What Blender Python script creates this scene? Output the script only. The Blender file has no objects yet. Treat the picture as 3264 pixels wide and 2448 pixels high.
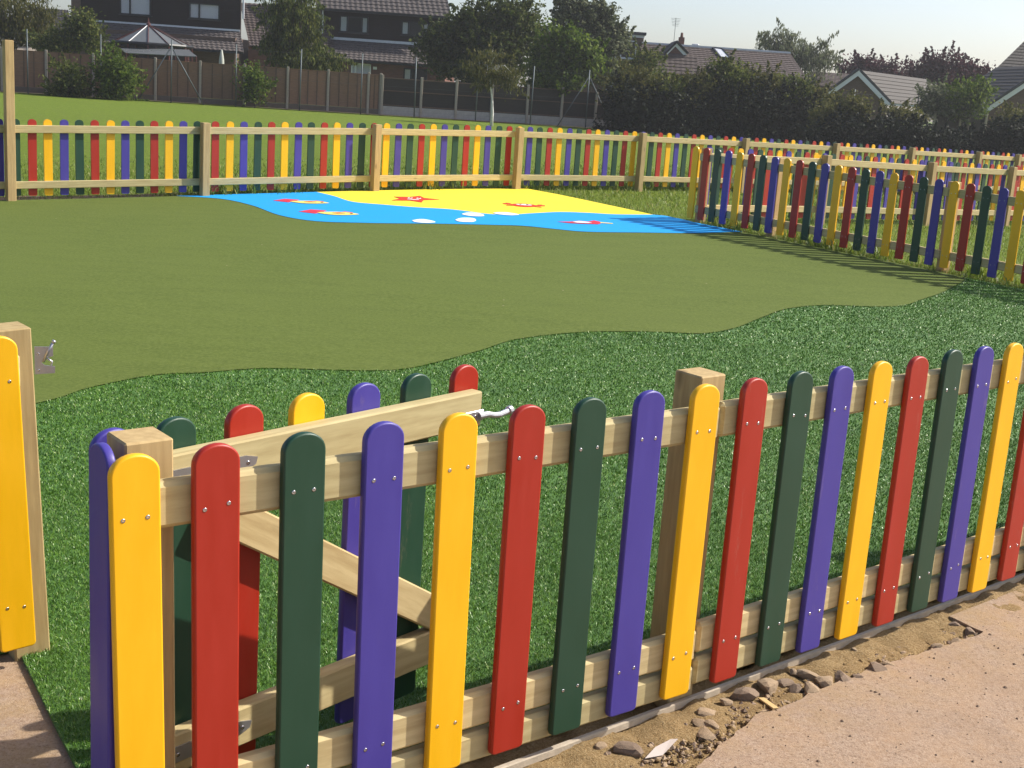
import bpy, math, random
import numpy as np
from mathutils import Vector, Matrix, noise
from mathutils.geometry import delaunay_2d_cdt

R = math.radians
SC = bpy.context.scene
COL = SC.collection

# ------------------------------------------------------------------ camera
CF, CP, CR, CH = 4112.05, 0.225429, 0.068464, 1.67899      # focal (px of 3264), pitch, roll, height
fw = Vector((0, math.cos(CP), -math.sin(CP)))
rt0 = Vector((1, 0, 0)); up0 = rt0.cross(fw)
rt = math.cos(CR) * rt0 + math.sin(CR) * up0
up = -math.sin(CR) * rt0 + math.cos(CR) * up0
cam = bpy.data.cameras.new('camera')
cam.sensor_width = 36.0
cam.lens = CF / 3264 * 36.0
cam.clip_start = 0.05
cam.clip_end = 3000
cam_o = bpy.data.objects.new('camera', cam)
COL.objects.link(cam_o)
m = Matrix.Identity(4)
for i in range(3):
    m[i][0], m[i][1], m[i][2] = rt[i], up[i], -fw[i]
m[0][3], m[1][3], m[2][3] = 0, 0, CH
cam_o.matrix_world = m
SC.camera = cam_o

# ------------------------------------------------------------------ sky, sun, exposure
SUN_AZ, SUN_EL = 17.0, 41.0            # azimuth measured from +X towards +Y
world = bpy.data.worlds.new('World'); SC.world = world; world.use_nodes = True
wn = world.node_tree
sky = wn.nodes.new('ShaderNodeTexSky'); sky.sky_type = 'NISHITA'; sky.sun_disc = False
sky.sun_elevation = R(SUN_EL)
sky.sun_rotation = R(90 - SUN_AZ)
sky.altitude = 50; sky.air_density = 0.72; sky.dust_density = 2.1; sky.ozone_density = 0.0
bg = wn.nodes['Background']; bg.inputs['Strength'].default_value = 0.15
wn.links.new(sky.outputs['Color'], bg.inputs['Color'])
sl = bpy.data.lights.new('sun', 'SUN'); sl.energy = 5.0; sl.angle = R(0.5); sl.color = (1.0, 0.945, 0.86)
so = bpy.data.objects.new('sun', sl); COL.objects.link(so)
sd = Vector((math.cos(R(SUN_EL)) * math.cos(R(SUN_AZ)), math.cos(R(SUN_EL)) * math.sin(R(SUN_AZ)), math.sin(R(SUN_EL))))
so.rotation_euler = sd.to_track_quat('Z', 'Y').to_euler()
so.location = sd * 60
SC.view_settings.view_transform = 'Standard'
SC.view_settings.look = 'None'
SC.view_settings.gamma = 1.0
SC.view_settings.use_curve_mapping = False
SC.view_settings.exposure = 0.36
SC.cycles.max_bounces = 6
SC.cycles.diffuse_bounces = 3
SC.cycles.glossy_bounces = 3
SC.cycles.transparent_max_bounces = 8

# ------------------------------------------------------------------ helpers
def at(px, py, Y):
    d = fw + (px - 1632) / CF * rt + (1224 - py) / CF * up
    return Vector((0, 0, CH)) + d * (Y / d.y)

GP = np.array([(-6.09,15.3,-.02),(-4.2,16.8,.045),(-2.2,18.5,.112),(-.2,20.07,.159),(1.8,21.7,.16),(3.76,23.3,.152),(5.7,24.9,.127),(7.6,26.4,.11),(9.5,27.9,.083),(10.6,28.9,.053),(2.1,16.5,.165),(2.9,15.4,.15),(3.5,14.7,.115),(4.2,13.8,.1),(4.87,12.88,.08),(4.06,18.16,.13),(6.04,19.8,.08),(7.78,21.3,.04),(-.7,2.3,0),(.5,3.3,0),(1.7,4.34,0),(3,5.5,0),(-1.5,3.4,0),(-1,6,0),(1.5,7,.01),(4,8.5,.02),(-3,9,0),(-12,18,-.03),(-8,30,.02),(0,35,.03),(8,40,0),(14,30,.02)])
_k = lambda d2: np.exp(-d2 / 50.0)
GW = np.linalg.solve(_k(((GP[:, None, :2] - GP[None, :, :2]) ** 2).sum(-1)) + 2e-2 * np.eye(len(GP)), GP[:, 2])
def gz(x, y):
    return float(_k((GP[:, 0] - x) ** 2 + (GP[:, 1] - y) ** 2) @ GW)
def gza(P):
    return _k(((P[:, None, :2] - GP[None, :, :2]) ** 2).sum(-1)) @ GW

def tag(o, label=None, cat=None, group=None, kind=None):
    if label: o['label'] = label
    if cat: o['category'] = cat
    if group: o['group'] = group
    if kind: o['kind'] = kind
    return o

def mesh(name, verts, faces, mats, smooth=False, mi=None):
    me = bpy.data.meshes.new(name)
    me.from_pydata([tuple(v) for v in verts], [], faces)
    for mm in (mats if isinstance(mats, (list, tuple)) else [mats]):
        me.materials.append(mm)
    if smooth:
        me.polygons.foreach_set('use_smooth', [True] * len(me.polygons))
    if mi is not None:
        me.polygons.foreach_set('material_index', mi)
    me.update()
    return me

def obj(name, me, parent=None, loc=(0, 0, 0), rot=(0, 0, 0)):
    o = bpy.data.objects.new(name, me)
    COL.objects.link(o)
    o.location = loc; o.rotation_euler = rot
    if parent: o.parent = parent
    return o

def empty(name, loc=(0, 0, 0), rz=0):
    o = bpy.data.objects.new(name, None); COL.objects.link(o)
    o.location = loc; o.rotation_euler = (0, 0, rz)
    o.empty_display_size = 0.2
    return o

def cbox(sx, sy, sz, c=0.004):
    """chamfered box centred on the origin: verts, faces"""
    hx, hy, hz = sx / 2, sy / 2, sz / 2
    V = []; idx = {}
    for a in (-1, 1):
        for b in (-1, 1):
            for d in (-1, 1):
                for k, p in enumerate(((a * hx, b * (hy - c), d * (hz - c)), (a * (hx - c), b * hy, d * (hz - c)), (a * (hx - c), b * (hy - c), d * hz))):
                    idx[(a, b, d, k)] = len(V); V.append(p)
    F = []
    for a in (-1, 1):
        q = [idx[(a, -1, -1, 0)], idx[(a, 1, -1, 0)], idx[(a, 1, 1, 0)], idx[(a, -1, 1, 0)]]; F.append(q if a > 0 else q[::-1])
        q = [idx[(-1, a, -1, 1)], idx[(1, a, -1, 1)], idx[(1, a, 1, 1)], idx[(-1, a, 1, 1)]]; F.append(q[::-1] if a > 0 else q)
        q = [idx[(-1, -1, a, 2)], idx[(1, -1, a, 2)], idx[(1, 1, a, 2)], idx[(-1, 1, a, 2)]]; F.append(q if a > 0 else q[::-1])
        for b in (-1, 1):
            q = [idx[(a, b, -1, 0)], idx[(a, b, 1, 0)], idx[(a, b, 1, 1)], idx[(a, b, -1, 1)]]; F.append(q if a * b < 0 else q[::-1])
            q = [idx[(a, -1, b, 0)], idx[(a, 1, b, 0)], idx[(a, 1, b, 2)], idx[(a, -1, b, 2)]]; F.append(q if a * b > 0 else q[::-1])
            q = [idx[(-1, a, b, 1)], idx[(1, a, b, 1)], idx[(1, a, b, 2)], idx[(-1, a, b, 2)]]; F.append(q if a * b < 0 else q[::-1])
            for d in (-1, 1):
                q = [idx[(a, b, d, 0)], idx[(a, b, d, 1)], idx[(a, b, d, 2)]]; F.append(q if a * b * d > 0 else q[::-1])
    return V, F

class MB:
    def __init__(s): s.v = []; s.f = []; s.m = []
    def add(s, V, F, M=None, mi=0):
        n = len(s.v)
        s.v += [tuple(M @ Vector(p)) if M is not None else tuple(p) for p in V]
        s.f += [[i + n for i in f] for f in F]; s.m += [mi] * len(F)
    def box(s, c, size, rz=0, ch=0.0, mi=0):
        V, F = cbox(*size, ch) if ch else cbox0(*size)
        s.add(V, F, Matrix.Translation(c) @ Matrix.Rotation(rz, 4, 'Z'), mi)
    def quad(s, a, b, c, d, mi=0):
        s.add([a, b, c, d], [[0, 1, 2, 3]], None, mi)
    def tube(s, pts, rad, n=8, cap=True, mi=0):
        pts = [Vector(p) for p in pts]; base = len(s.v)
        rad = rad if isinstance(rad, (list, tuple)) else [rad] * len(pts)
        V = []
        prev = None
        for i, p in enumerate(pts):
            d = (pts[min(i + 1, len(pts) - 1)] - pts[max(i - 1, 0)]).normalized()
            if prev is None:
                prev = d.cross(Vector((0, 0, 1)) if abs(d.z) < .9 else Vector((1, 0, 0))).normalized()
            a = (prev - d * prev.dot(d)).normalized(); b = d.cross(a); prev = a
            for k in range(n):
                t = 2 * math.pi * k / n
                V.append(p + (a * math.cos(t) + b * math.sin(t)) * rad[i])
        F = []
        for i in range(len(pts) - 1):
            for k in range(n):
                F.append([i * n + k, i * n + (k + 1) % n, (i + 1) * n + (k + 1) % n, (i + 1) * n + k])
        if cap:
            F.append(list(range(n))[::-1]); F.append([(len(pts) - 1) * n + k for k in range(n)])
        s.add(V, F, None, mi)
    def build(s, name, mats, parent=None, loc=(0, 0, 0), rot=(0, 0, 0), smooth=False):
        return obj(name, mesh(name, s.v, s.f, mats, smooth, s.m), parent, loc, rot)

def cbox0(sx, sy, sz):
    hx, hy, hz = sx / 2, sy / 2, sz / 2
    V = [(-hx,-hy,-hz),(hx,-hy,-hz),(hx,hy,-hz),(-hx,hy,-hz),(-hx,-hy,hz),(hx,-hy,hz),(hx,hy,hz),(-hx,hy,hz)]
    return V, [[3,2,1,0],[4,5,6,7],[0,1,5,4],[1,2,6,5],[2,3,7,6],[3,0,4,7]]

def bar(name, p0, p1, w, h, mat, parent=None, ch=0.005):
    """a timber from p0 to p1; local x along it, z up, object origin at its middle"""
    p0, p1 = Vector(p0), Vector(p1); d = p1 - p0
    o = obj(name, mesh(name, *cbox(d.length, w, h, ch), mat), parent)
    o.location = (p0 + p1) / 2
    o.rotation_euler = (0, -math.asin(d.z / d.length), math.atan2(d.y, d.x))
    return o

# ------------------------------------------------------------------ materials
def mat(name):
    mm = bpy.data.materials.new(name); mm.use_nodes = True
    nt = mm.node_tree
    return mm, nt, nt.nodes['Principled BSDF']

def N(nt, t, **kw):
    n = nt.nodes.new(t)
    for k, v in kw.items():
        if k in n.inputs: n.inputs[k].default_value = v
        else: setattr(n, k, v)
    return n

def ramp(nt, fac, stops):
    r = nt.nodes.new('ShaderNodeValToRGB')
    el = r.color_ramp.elements
    while len(el) < len(stops): el.new(0.5)
    for e, (p, c) in zip(el, stops):
        e.position = p; e.color = (*c, 1) if len(c) == 3 else c
    nt.links.new(fac, r.inputs['Fac'])
    return r.outputs['Color']

def coords(nt, scale=(1, 1, 1), kind='Object', loc=(0, 0, 0)):
    tc = nt.nodes.new('ShaderNodeTexCoord'); mp = nt.nodes.new('ShaderNodeMapping')
    mp.inputs['Scale'].default_value = scale; mp.inputs['Location'].default_value = loc
    nt.links.new(tc.outputs[kind], mp.inputs['Vector'])
    return mp.outputs['Vector']

def noise_n(nt, vec, scale, detail=4, rough=0.55):
    n = N(nt, 'ShaderNodeTexNoise', Scale=scale, Detail=detail, Roughness=rough)
    nt.links.new(vec, n.inputs['Vector'])
    return n.outputs['Fac']

def mixc(nt, fac, a, b, mode='MIX'):
    n = nt.nodes.new('ShaderNodeMix'); n.data_type = 'RGBA'; n.blend_type = mode
    for sock, v in ((n.inputs[0], fac), (n.inputs[6], a), (n.inputs[7], b)):
        if isinstance(v, bpy.types.NodeSocket): nt.links.new(v, sock)
        elif isinstance(v, (int, float)): sock.default_value = v
        else: sock.default_value = (*v, 1)
    return n.outputs[2]

def bump(nt, bs, h, strength=0.3, dist=0.01):
    b = N(nt, 'ShaderNodeBump', Strength=strength, Distance=dist)
    nt.links.new(h, b.inputs['Height']); nt.links.new(b.outputs['Normal'], bs.inputs['Normal'])

def objrand(nt):
    return nt.nodes.new('ShaderNodeObjectInfo').outputs['Random']

def plastic(name, col, dusty=0.0, rough=0.42):
    mm, nt, bs = mat(name)
    v = coords(nt, (1, 1, 0.22))
    sc = nt.nodes.new('ShaderNodeVectorMath'); sc.operation = 'ADD'
    nt.links.new(v, sc.inputs[0])
    cx = nt.nodes.new('ShaderNodeCombineXYZ'); ob = nt.nodes.new('ShaderNodeObjectInfo')
    mu = nt.nodes.new('ShaderNodeMath'); mu.operation = 'MULTIPLY'; mu.inputs[1].default_value = 37.0
    nt.links.new(ob.outputs['Random'], mu.inputs[0]); nt.links.new(mu.outputs[0], cx.inputs['Z']); nt.links.new(mu.outputs[0], cx.inputs['X'])
    nt.links.new(cx.outputs[0], sc.inputs[1]); v = sc.outputs[0]
    f = noise_n(nt, v, 18, 6, 0.7)
    c1 = mixc(nt, ramp(nt, f, [(0.35, (0, 0, 0)), (0.75, (1, 1, 1))]), col, tuple(min(1, c * 1.12 + .004) for c in col))
    # clay smears and rub marks left by the building work
    f2 = noise_n(nt, v, 15, 8, 0.8)
    smear = ramp(nt, f2, [(0.57, (0, 0, 0)), (0.74, (1, 1, 1))])
    g = nt.nodes.new('ShaderNodeMath'); g.operation = 'MULTIPLY'; g.inputs[1].default_value = dusty
    nt.links.new(smear, g.inputs[0])
    c2 = mixc(nt, g.outputs[0], c1, (0.33, 0.25, 0.19))
    nt.links.new(c2, bs.inputs['Base Color'])
    rr = ramp(nt, f, [(0.3, (rough - .06,) * 3), (0.8, (rough + .14,) * 3)])
    nt.links.new(rr, bs.inputs['Roughness'])
    bs.inputs['Specular IOR Level'].default_value = 0.45
    fine = noise_n(nt, v, 420, 2, 0.5)
    bump(nt, bs, fine, 0.12, 0.0006)
    return mm

def wood(name, axis, light, dark, knots=0.6, sat=1.0):
    mm, nt, bs = mat(name)
    s = [9.0, 9.0, 9.0]; s[axis] = 0.9
    tc = nt.nodes.new('ShaderNodeTexCoord'); ob = nt.nodes.new('ShaderNodeObjectInfo')
    ad = nt.nodes.new('ShaderNodeVectorMath'); ad.operation = 'ADD'
    mu = nt.nodes.new('ShaderNodeMath'); mu.operation = 'MULTIPLY'; mu.inputs[1].default_value = 23.0
    nt.links.new(ob.outputs['Random'], mu.inputs[0])
    nt.links.new(tc.outputs['Object'], ad.inputs[0]); nt.links.new(mu.outputs[0], ad.inputs[1])
    mp = nt.nodes.new('ShaderNodeMapping'); mp.inputs['Scale'].default_value = s
    nt.links.new(ad.outputs[0], mp.inputs['Vector'])
    v = mp.outputs['Vector']
    w = N(nt, 'ShaderNodeTexWave', Scale=1.6, Distortion=7.0, Detail=3.0)
    w.wave_type = 'RINGS'; w.rings_direction = 'XYZ'[axis]
    nt.links.new(v, w.inputs['Vector'])
    g = noise_n(nt, v, 5, 6, 0.65)
    base = mixc(nt, ramp(nt, w.outputs['Fac'], [(0.2, (0, 0, 0)), (0.95, (1, 1, 1))]), light, tuple(.75 * a + .25 * b for a, b in zip(light, dark)))
    base = mixc(nt, ramp(nt, g, [(0.42, (0, 0, 0)), (0.8, (1, 1, 1))]), base, dark)
    # knots
    s2 = [7.0, 7.0, 7.0]; s2[axis] = 2.6
    mp2 = nt.nodes.new('ShaderNodeMapping'); mp2.inputs['Scale'].default_value = s2
    nt.links.new(ad.outputs[0], mp2.inputs['Vector'])
    vo = N(nt, 'ShaderNodeTexVoronoi', Scale=1.0); nt.links.new(mp2.outputs['Vector'], vo.inputs['Vector'])
    k = ramp(nt, vo.outputs['Distance'], [(0.05, (knots,) * 3), (0.13, (0, 0, 0))])
    base = mixc(nt, k, base, tuple(c * .35 for c in dark))
    # board to board tint
    tint = ramp(nt, ob.outputs['Random'], [(0.0, (0.86, 0.88, 0.84)), (1.0, (1.08, 1.03, 0.98))])
    base = mixc(nt, 1.0, base, tint, 'MULTIPLY')
    nt.links.new(base, bs.inputs['Base Color'])
    bs.inputs['Roughness'].default_value = 0.75
    bs.inputs['Specular IOR Level'].default_value = 0.25
    bump(nt, bs, g, 0.25, 0.002)
    return mm

def simple(name, col, rough=0.7, nscale=8, var=0.25, metal=0.0, bmp=0.0, spec=0.4, kind='Object'):
    mm, nt, bs = mat(name)
    f = noise_n(nt, coords(nt, kind=kind), nscale, 5, 0.6)
    c = mixc(nt, f, tuple(x * (1 - var) for x in col), tuple(min(1, x * (1 + var)) for x in col))
    nt.links.new(c, bs.inputs['Base Color'])
    bs.inputs['Roughness'].default_value = rough; bs.inputs['Metallic'].default_value = metal
    bs.inputs['Specular IOR Level'].default_value = spec
    if bmp: bump(nt, bs, f, bmp, 0.01)
    return mm

YEL, RED, GRN, BLU = (0.82, 0.43, 0.002), (0.34, 0.018, 0.006), (0.010, 0.048, 0.025), (0.052, 0.038, 0.26)
M = {}
for k, c in dict(yellow=YEL, red=RED, green=GRN, blue=BLU).items():
    M[k] = plastic(k + '_plastic', c, 0.04)
    M[k + '_worn'] = plastic(k + '_plastic_worn', c, 0.38)
WL, WD = (0.55, 0.46, 0.25), (0.38, 0.29, 0.14)
M['rail'] = wood('pale_timber', 0, WL, WD)
M['post'] = wood('pale_timber_upright', 2, (0.50, 0.37, 0.185), (0.34, 0.235, 0.11))
M['brace'] = wood('pale_timber_board', 0, (0.62, 0.49, 0.27), (0.40, 0.28, 0.13))
M['metal'] = simple('galvanised_steel', (0.50, 0.50, 0.53), 0.38, 30, 0.12, 0.85)
M['steel_post'] = simple('weathered_steel', (0.10, 0.12, 0.125), 0.55, 10, 0.15, 0.5)
M['screw'] = simple('screw_steel', (0.55, 0.55, 0.58), 0.25, 60, 0.1, 1.0)

def turf_mat():
    mm, nt, bs = mat('turf_fibre')
    g = nt.nodes.new('ShaderNodeNewGeometry')
    c = ramp(nt, g.outputs['Random Per Island'], [(0.0, (0.078, 0.172, 0.016)), (0.45, (0.104, 0.216, 0.022)), (0.93, (0.148, 0.265, 0.034)), (1.0, (0.50, 0.56, 0.26))])  # the few palest fibres are sun glints put into the colour
    nz = noise_n(nt, coords(nt), 3.0, 3, 0.5)
    c = mixc(nt, ramp(nt, nz, [(0.35, (0, 0, 0)), (0.7, (1, 1, 1))]), c, mixc(nt, 1.0, c, (0.78, 0.86, 0.75), 'MULTIPLY'))
    nt.links.new(c, bs.inputs['Base Color'])
    bs.inputs['Roughness'].default_value = 0.34
    bs.inputs['Specular IOR Level'].default_value = 0.26
    return mm
M['turf_fibre'] = turf_mat()

def turf_base():
    mm, nt, bs = mat('turf_backing')
    v = coords(nt)
    f = noise_n(nt, v, 160, 3, 0.7); f2 = noise_n(nt, v, 2.2, 3, 0.5)
    c = ramp(nt, f, [(0.3, (0.055, 0.150, 0.014)), (0.55, (0.085, 0.21, 0.024)), (0.8, (0.12, 0.26, 0.04))])
    nt.links.new(mixc(nt, ramp(nt, f2, [(.35, (0, 0, 0)), (.7, (.35, .35, .35))]), c, (0.03, 0.085, 0.018)), bs.inputs['Base Color'])
    bs.inputs['Roughness'].default_value = 0.6
    bump(nt, bs, f, 0.9, 0.012)
    return mm
M['turf_base'] = turf_base()

def olive():
    mm, nt, bs = mat('short_pile_turf')
    v = coords(nt)
    fine = noise_n(nt, v, 260, 2, 0.7)
    med = noise_n(nt, coords(nt, (0.55, 2.2, 1)), 2.4, 6, 0.7)
    grain = noise_n(nt, v, 42, 4, 0.8)
    big = noise_n(nt, v, 0.6, 3, 0.5)
    c = ramp(nt, fine, [(0.25, (0.054, 0.082, 0.012)), (0.5, (0.085, 0.118, 0.019)), (0.8, (0.138, 0.170, 0.040))])
    c = mixc(nt, ramp(nt, med, [(.42, (0, 0, 0)), (.62, (.8, .8, .8))]), c, (0.066, 0.096, 0.016))
    c = mixc(nt, ramp(nt, grain, [(.40, (0, 0, 0)), (.62, (.85, .85, .85))]), c, (0.134, 0.168, 0.040))
    c = mixc(nt, ramp(nt, big, [(.35, (0, 0, 0)), (.7, (.35, .35, .35))]), c, (0.116, 0.148, 0.033))
    vo = N(nt, 'ShaderNodeTexVoronoi', Scale=2.3); nt.links.new(v, vo.inputs['Vector'])
    c = mixc(nt, ramp(nt, vo.outputs['Distance'], [(0.016, (1, 1, 1)), (0.022, (0, 0, 0))]), c, (0.30, 0.27, 0.17))
    nt.links.new(c, bs.inputs['Base Color'])
    bs.inputs['Roughness'].default_value = 0.85
    bs.inputs['Specular IOR Level'].default_value = 0.12
    bs.inputs['Sheen Weight'].default_value = 0.0
    bump(nt, bs, fine, 0.5, 0.006)
    return mm
M['olive'] = olive()

def flatpile(name, col, var=0.10):
    mm, nt, bs = mat(name)
    v = coords(nt); fine = noise_n(nt, v, 36, 4, 0.85); big = noise_n(nt, v, 1.3, 4, 0.55)
    c = mixc(nt, fine, tuple(x * (1 - 1.6 * var) for x in col), tuple(min(1, x * (1 + 1.2 * var)) for x in col))
    c = mixc(nt, ramp(nt, big, [(.4, (0, 0, 0)), (.75, (.22, .22, .22))]), c, tuple(x * .8 + .02 for x in col))
    nt.links.new(c, bs.inputs['Base Color']); bs.inputs['Roughness'].default_value = 0.85
    bs.inputs['Specular IOR Level'].default_value = 0.2
    bump(nt, bs, fine, 0.4, 0.004)
    return mm
M['pile_blue'] = flatpile('blue_pile', (0.010, 0.31, 0.72))
M['pile_yellow'] = flatpile('yellow_pile', (0.84, 0.66, 0.045))
M['pile_white'] = flatpile('white_pile', (0.82, 0.82, 0.80), 0.05)
M['pile_red'] = flatpile('red_pile', (0.62, 0.045, 0.02))
M['pile_pink'] = flatpile('crimson_pile', (0.62, 0.03, 0.06))
M['pile_cream'] = flatpile('cream_pile', (0.85, 0.66, 0.16))

def lawn():
    mm, nt, bs = mat('mown_grass')
    v = coords(nt)
    fine = noise_n(nt, v, 55, 4, 0.75); med = noise_n(nt, v, 2.5, 5, 0.65); big = noise_n(nt, v, 0.25, 3, 0.5)
    c = ramp(nt, fine, [(0.25, (0.055, 0.090, 0.008)), (0.5, (0.145, 0.210, 0.018)), (0.78, (0.27, 0.32, 0.05))])
    c = mixc(nt, ramp(nt, med, [(.55, (0, 0, 0)), (.75, (.7, .7, .7))]), c, (0.25, 0.215, 0.075))
    c = mixc(nt, ramp(nt, big, [(.4, (0, 0, 0)), (.65, (.45, .45, .45))]), c, (0.155, 0.225, 0.016))
    mot = noise_n(nt, v, 7, 6, 0.8)
    c = mixc(nt, ramp(nt, mot, [(.40, (0, 0, 0)), (.60, (.65, .65, .65))]), c, (0.075, 0.115, 0.012))
    nt.links.new(c, bs.inputs['Base Color']); bs.inputs['Roughness'].default_value = 0.9
    bs.inputs['Specular IOR Level'].default_value = 0.15
    bump(nt, bs, fine, 0.8, 0.04)
    return mm
M['lawn'] = lawn()

def grass_blade():
    mm, nt, bs = mat('grass_blade')
    g = nt.nodes.new('ShaderNodeNewGeometry')
    c = ramp(nt, g.outputs['Random Per Island'], [(0.0, (0.07, 0.12, 0.010)), (0.5, (0.15, 0.22, 0.020)), (0.85, (0.25, 0.30, 0.05)), (1.0, (0.38, 0.32, 0.12))])
    nt.links.new(c, bs.inputs['Base Color']); bs.inputs['Roughness'].default_value = 0.55
    tr = nt.nodes.new('ShaderNodeBsdfTranslucent'); nt.links.new(c, tr.inputs['Color'])
    mx = nt.nodes.new('ShaderNodeMixShader'); mx.inputs[0].default_value = 0.35
    out = nt.nodes['Material Output']
    nt.links.new(bs.outputs[0], mx.inputs[1]); nt.links.new(tr.outputs[0], mx.inputs[2]); nt.links.new(mx.outputs[0], out.inputs['Surface'])
    return mm
M['blade'] = grass_blade()

def leaf(name, c0, c1, c2, trans=0.35, rough=0.62):
    mm, nt, bs = mat(name)
    g = nt.nodes.new('ShaderNodeNewGeometry')
    c = ramp(nt, g.outputs['Random Per Island'], [(0.0, c0), (0.6, c1), (1.0, c2)])
    nt.links.new(c, bs.inputs['Base Color']); bs.inputs['Roughness'].default_value = rough
    bs.inputs['Specular IOR Level'].default_value = 0.16
    tr = nt.nodes.new('ShaderNodeBsdfTranslucent'); nt.links.new(c, tr.inputs['Color'])
    mx = nt.nodes.new('ShaderNodeMixShader'); mx.inputs[0].default_value = trans
    out = nt.nodes['Material Output']
    nt.links.new(bs.outputs[0], mx.inputs[1]); nt.links.new(tr.outputs[0], mx.inputs[2]); nt.links.new(mx.outputs[0], out.inputs['Surface'])
    return mm
M['leaf_dark'] = leaf('dark_leaf', (0.028, 0.048, 0.011), (0.070, 0.095, 0.022), (0.150, 0.165, 0.050), .45)
M['leaf_mid'] = leaf('mid_leaf', (0.034, 0.054, 0.011), (0.085, 0.112, 0.022), (0.20, 0.21, 0.055), .5)
M['leaf_bright'] = leaf('bright_leaf', (0.035, 0.07, 0.010), (0.095, 0.145, 0.020), (0.18, 0.23, 0.040), .5)
M['leaf_willow'] = leaf('willow_leaf', (0.05, 0.06, 0.014), (0.10, 0.105, 0.025), (0.18, 0.16, 0.05), .4)
M['leaf_grey'] = leaf('silver_leaf', (0.050, 0.070, 0.032), (0.115, 0.138, 0.070), (0.27, 0.28, 0.17), .5)
M['leaf_purple'] = leaf('purple_leaf', (0.024, 0.007, 0.012), (0.058, 0.016, 0.026), (0.11, 0.035, 0.048), .3)
M['leaf_ivy_shade'] = leaf('shaded_ivy_leaf', (0.004, 0.009, 0.004), (0.009, 0.017, 0.006), (0.020, 0.030, 0.010), .1)  # near-black tone puts the shaded face of the hedge into the leaf colour
M['bark'] = simple('bark', (0.075, 0.06, 0.045), 0.9, 14, 0.4, bmp=0.5)
M['birch_bark'] = simple('birch_bark', (0.62, 0.60, 0.56), 0.8, 12, 0.6, bmp=0.3)

def pavement_mat():
    mm, nt, bs = mat('brushed_concrete')
    v = coords(nt)
    fine = noise_n(nt, v, 190, 4, 0.75); med = noise_n(nt, v, 9, 6, 0.7); big = noise_n(nt, v, 1.1, 4, 0.6)
    brush = noise_n(nt, coords(nt, (3, 0.35, 1)), 60, 4, 0.7)
    c = ramp(nt, fine, [(0.25, (0.15, 0.105, 0.075)), (0.45, (0.31, 0.230, 0.172)), (0.68, (0.43, 0.335, 0.260)), (0.88, (0.62, 0.53, 0.45))])
    grit = noise_n(nt, v, 62, 4, 0.9)
    c = mixc(nt, ramp(nt, grit, [(.34, (.85, .85, .85)), (.50, (0, 0, 0))]), c, (0.17, 0.112, 0.075))
    c = mixc(nt, ramp(nt, grit, [(.60, (0, 0, 0)), (.74, (.6, .6, .6))]), c, (0.60, 0.50, 0.40))
    c = mixc(nt, ramp(nt, med, [(.42, (0, 0, 0)), (.75, (.5, .5, .5))]), c, (0.38, 0.25, 0.145))
    c = mixc(nt, ramp(nt, big, [(.52, (0, 0, 0)), (.72, (.40, .40, .40))]), c, (0.44, 0.285, 0.155))
    blot = noise_n(nt, v, 3.7, 6, 0.75)
    c = mixc(nt, ramp(nt, blot, [(.50, (0, 0, 0)), (.68, (.45, .45, .45))]), c, (0.25, 0.175, 0.12))
    c = mixc(nt, ramp(nt, brush, [(.5, (0, 0, 0)), (.8, (.25, .25, .25))]), c, (0.52, 0.43, 0.35))
    vo = N(nt, 'ShaderNodeTexVoronoi', Scale=26.0); nt.links.new(v, vo.inputs['Vector'])
    c = mixc(nt, ramp(nt, vo.outputs['Distance'], [(0.06, (.8, .8, .8)), (0.11, (0, 0, 0))]), c, (0.09, 0.065, 0.05))
    dt = nt.nodes.new('ShaderNodeVectorMath'); dt.operation = 'DOT_PRODUCT'; dt.inputs[1].default_value = (-math.sin(.6969), math.cos(.6969), 0)
    nt.links.new(v, dt.inputs[0])
    mr = nt.nodes.new('ShaderNodeMapRange'); c0_ = -math.sin(.6969) * .052 + math.cos(.6969) * 2.956
    mr.inputs['From Min'].default_value = c0_ - .45; mr.inputs['From Max'].default_value = c0_ - .10
    nt.links.new(dt.outputs['Value'], mr.inputs['Value'])
    sp = noise_n(nt, v, 6, 6, 0.75)
    ml = nt.nodes.new('ShaderNodeMath'); ml.operation = 'MULTIPLY'; nt.links.new(mr.outputs[0], ml.inputs[0]); nt.links.new(ramp(nt, sp, [(.42, (0, 0, 0)), (.68, (.7, .7, .7))]), ml.inputs[1])
    c = mixc(nt, ml.outputs[0], c, mixc(nt, grit, (0.24, 0.155, 0.07), (0.46, 0.33, 0.17)))
    c = mixc(nt, 1.0, c, (1.0, 0.975, 0.94), 'MULTIPLY')
    nt.links.new(c, bs.inputs['Base Color']); bs.inputs['Roughness'].default_value = 0.9
    bs.inputs['Specular IOR Level'].default_value = 0.2
    bump(nt, bs, fine, 0.6, 0.004)
    return mm
M['pavement'] = pavement_mat()

def soil_mat(name, a, b, c3):
    mm, nt, bs = mat(name)
    v = coords(nt)
    fine = noise_n(nt, v, 120, 5, 0.75); med = noise_n(nt, v, 8, 5, 0.65)
    c = ramp(nt, fine, [(0.25, a), (0.5, b), (0.8, c3)])
    c = mixc(nt, ramp(nt, med, [(.42, (0, 0, 0)), (.75, (.55, .55, .55))]), c, a)
    nt.links.new(c, bs.inputs['Base Color']); bs.inputs['Roughness'].default_value = 0.95
    bs.inputs['Specular IOR Level'].default_value = 0.15
    bump(nt, bs, fine, 1.0, 0.012)
    return mm
M['sand'] = soil_mat('sandy_soil', (0.17, 0.105, 0.045), (0.36, 0.245, 0.115), (0.52, 0.40, 0.23))
M['soil'] = soil_mat('bare_soil', (0.10, 0.065, 0.045), (0.20, 0.135, 0.09), (0.30, 0.22, 0.16))
M['bed'] = soil_mat('bed_soil', (0.03, 0.022, 0.016), (0.06, 0.045, 0.032), (0.13, 0.105, 0.08))
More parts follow.
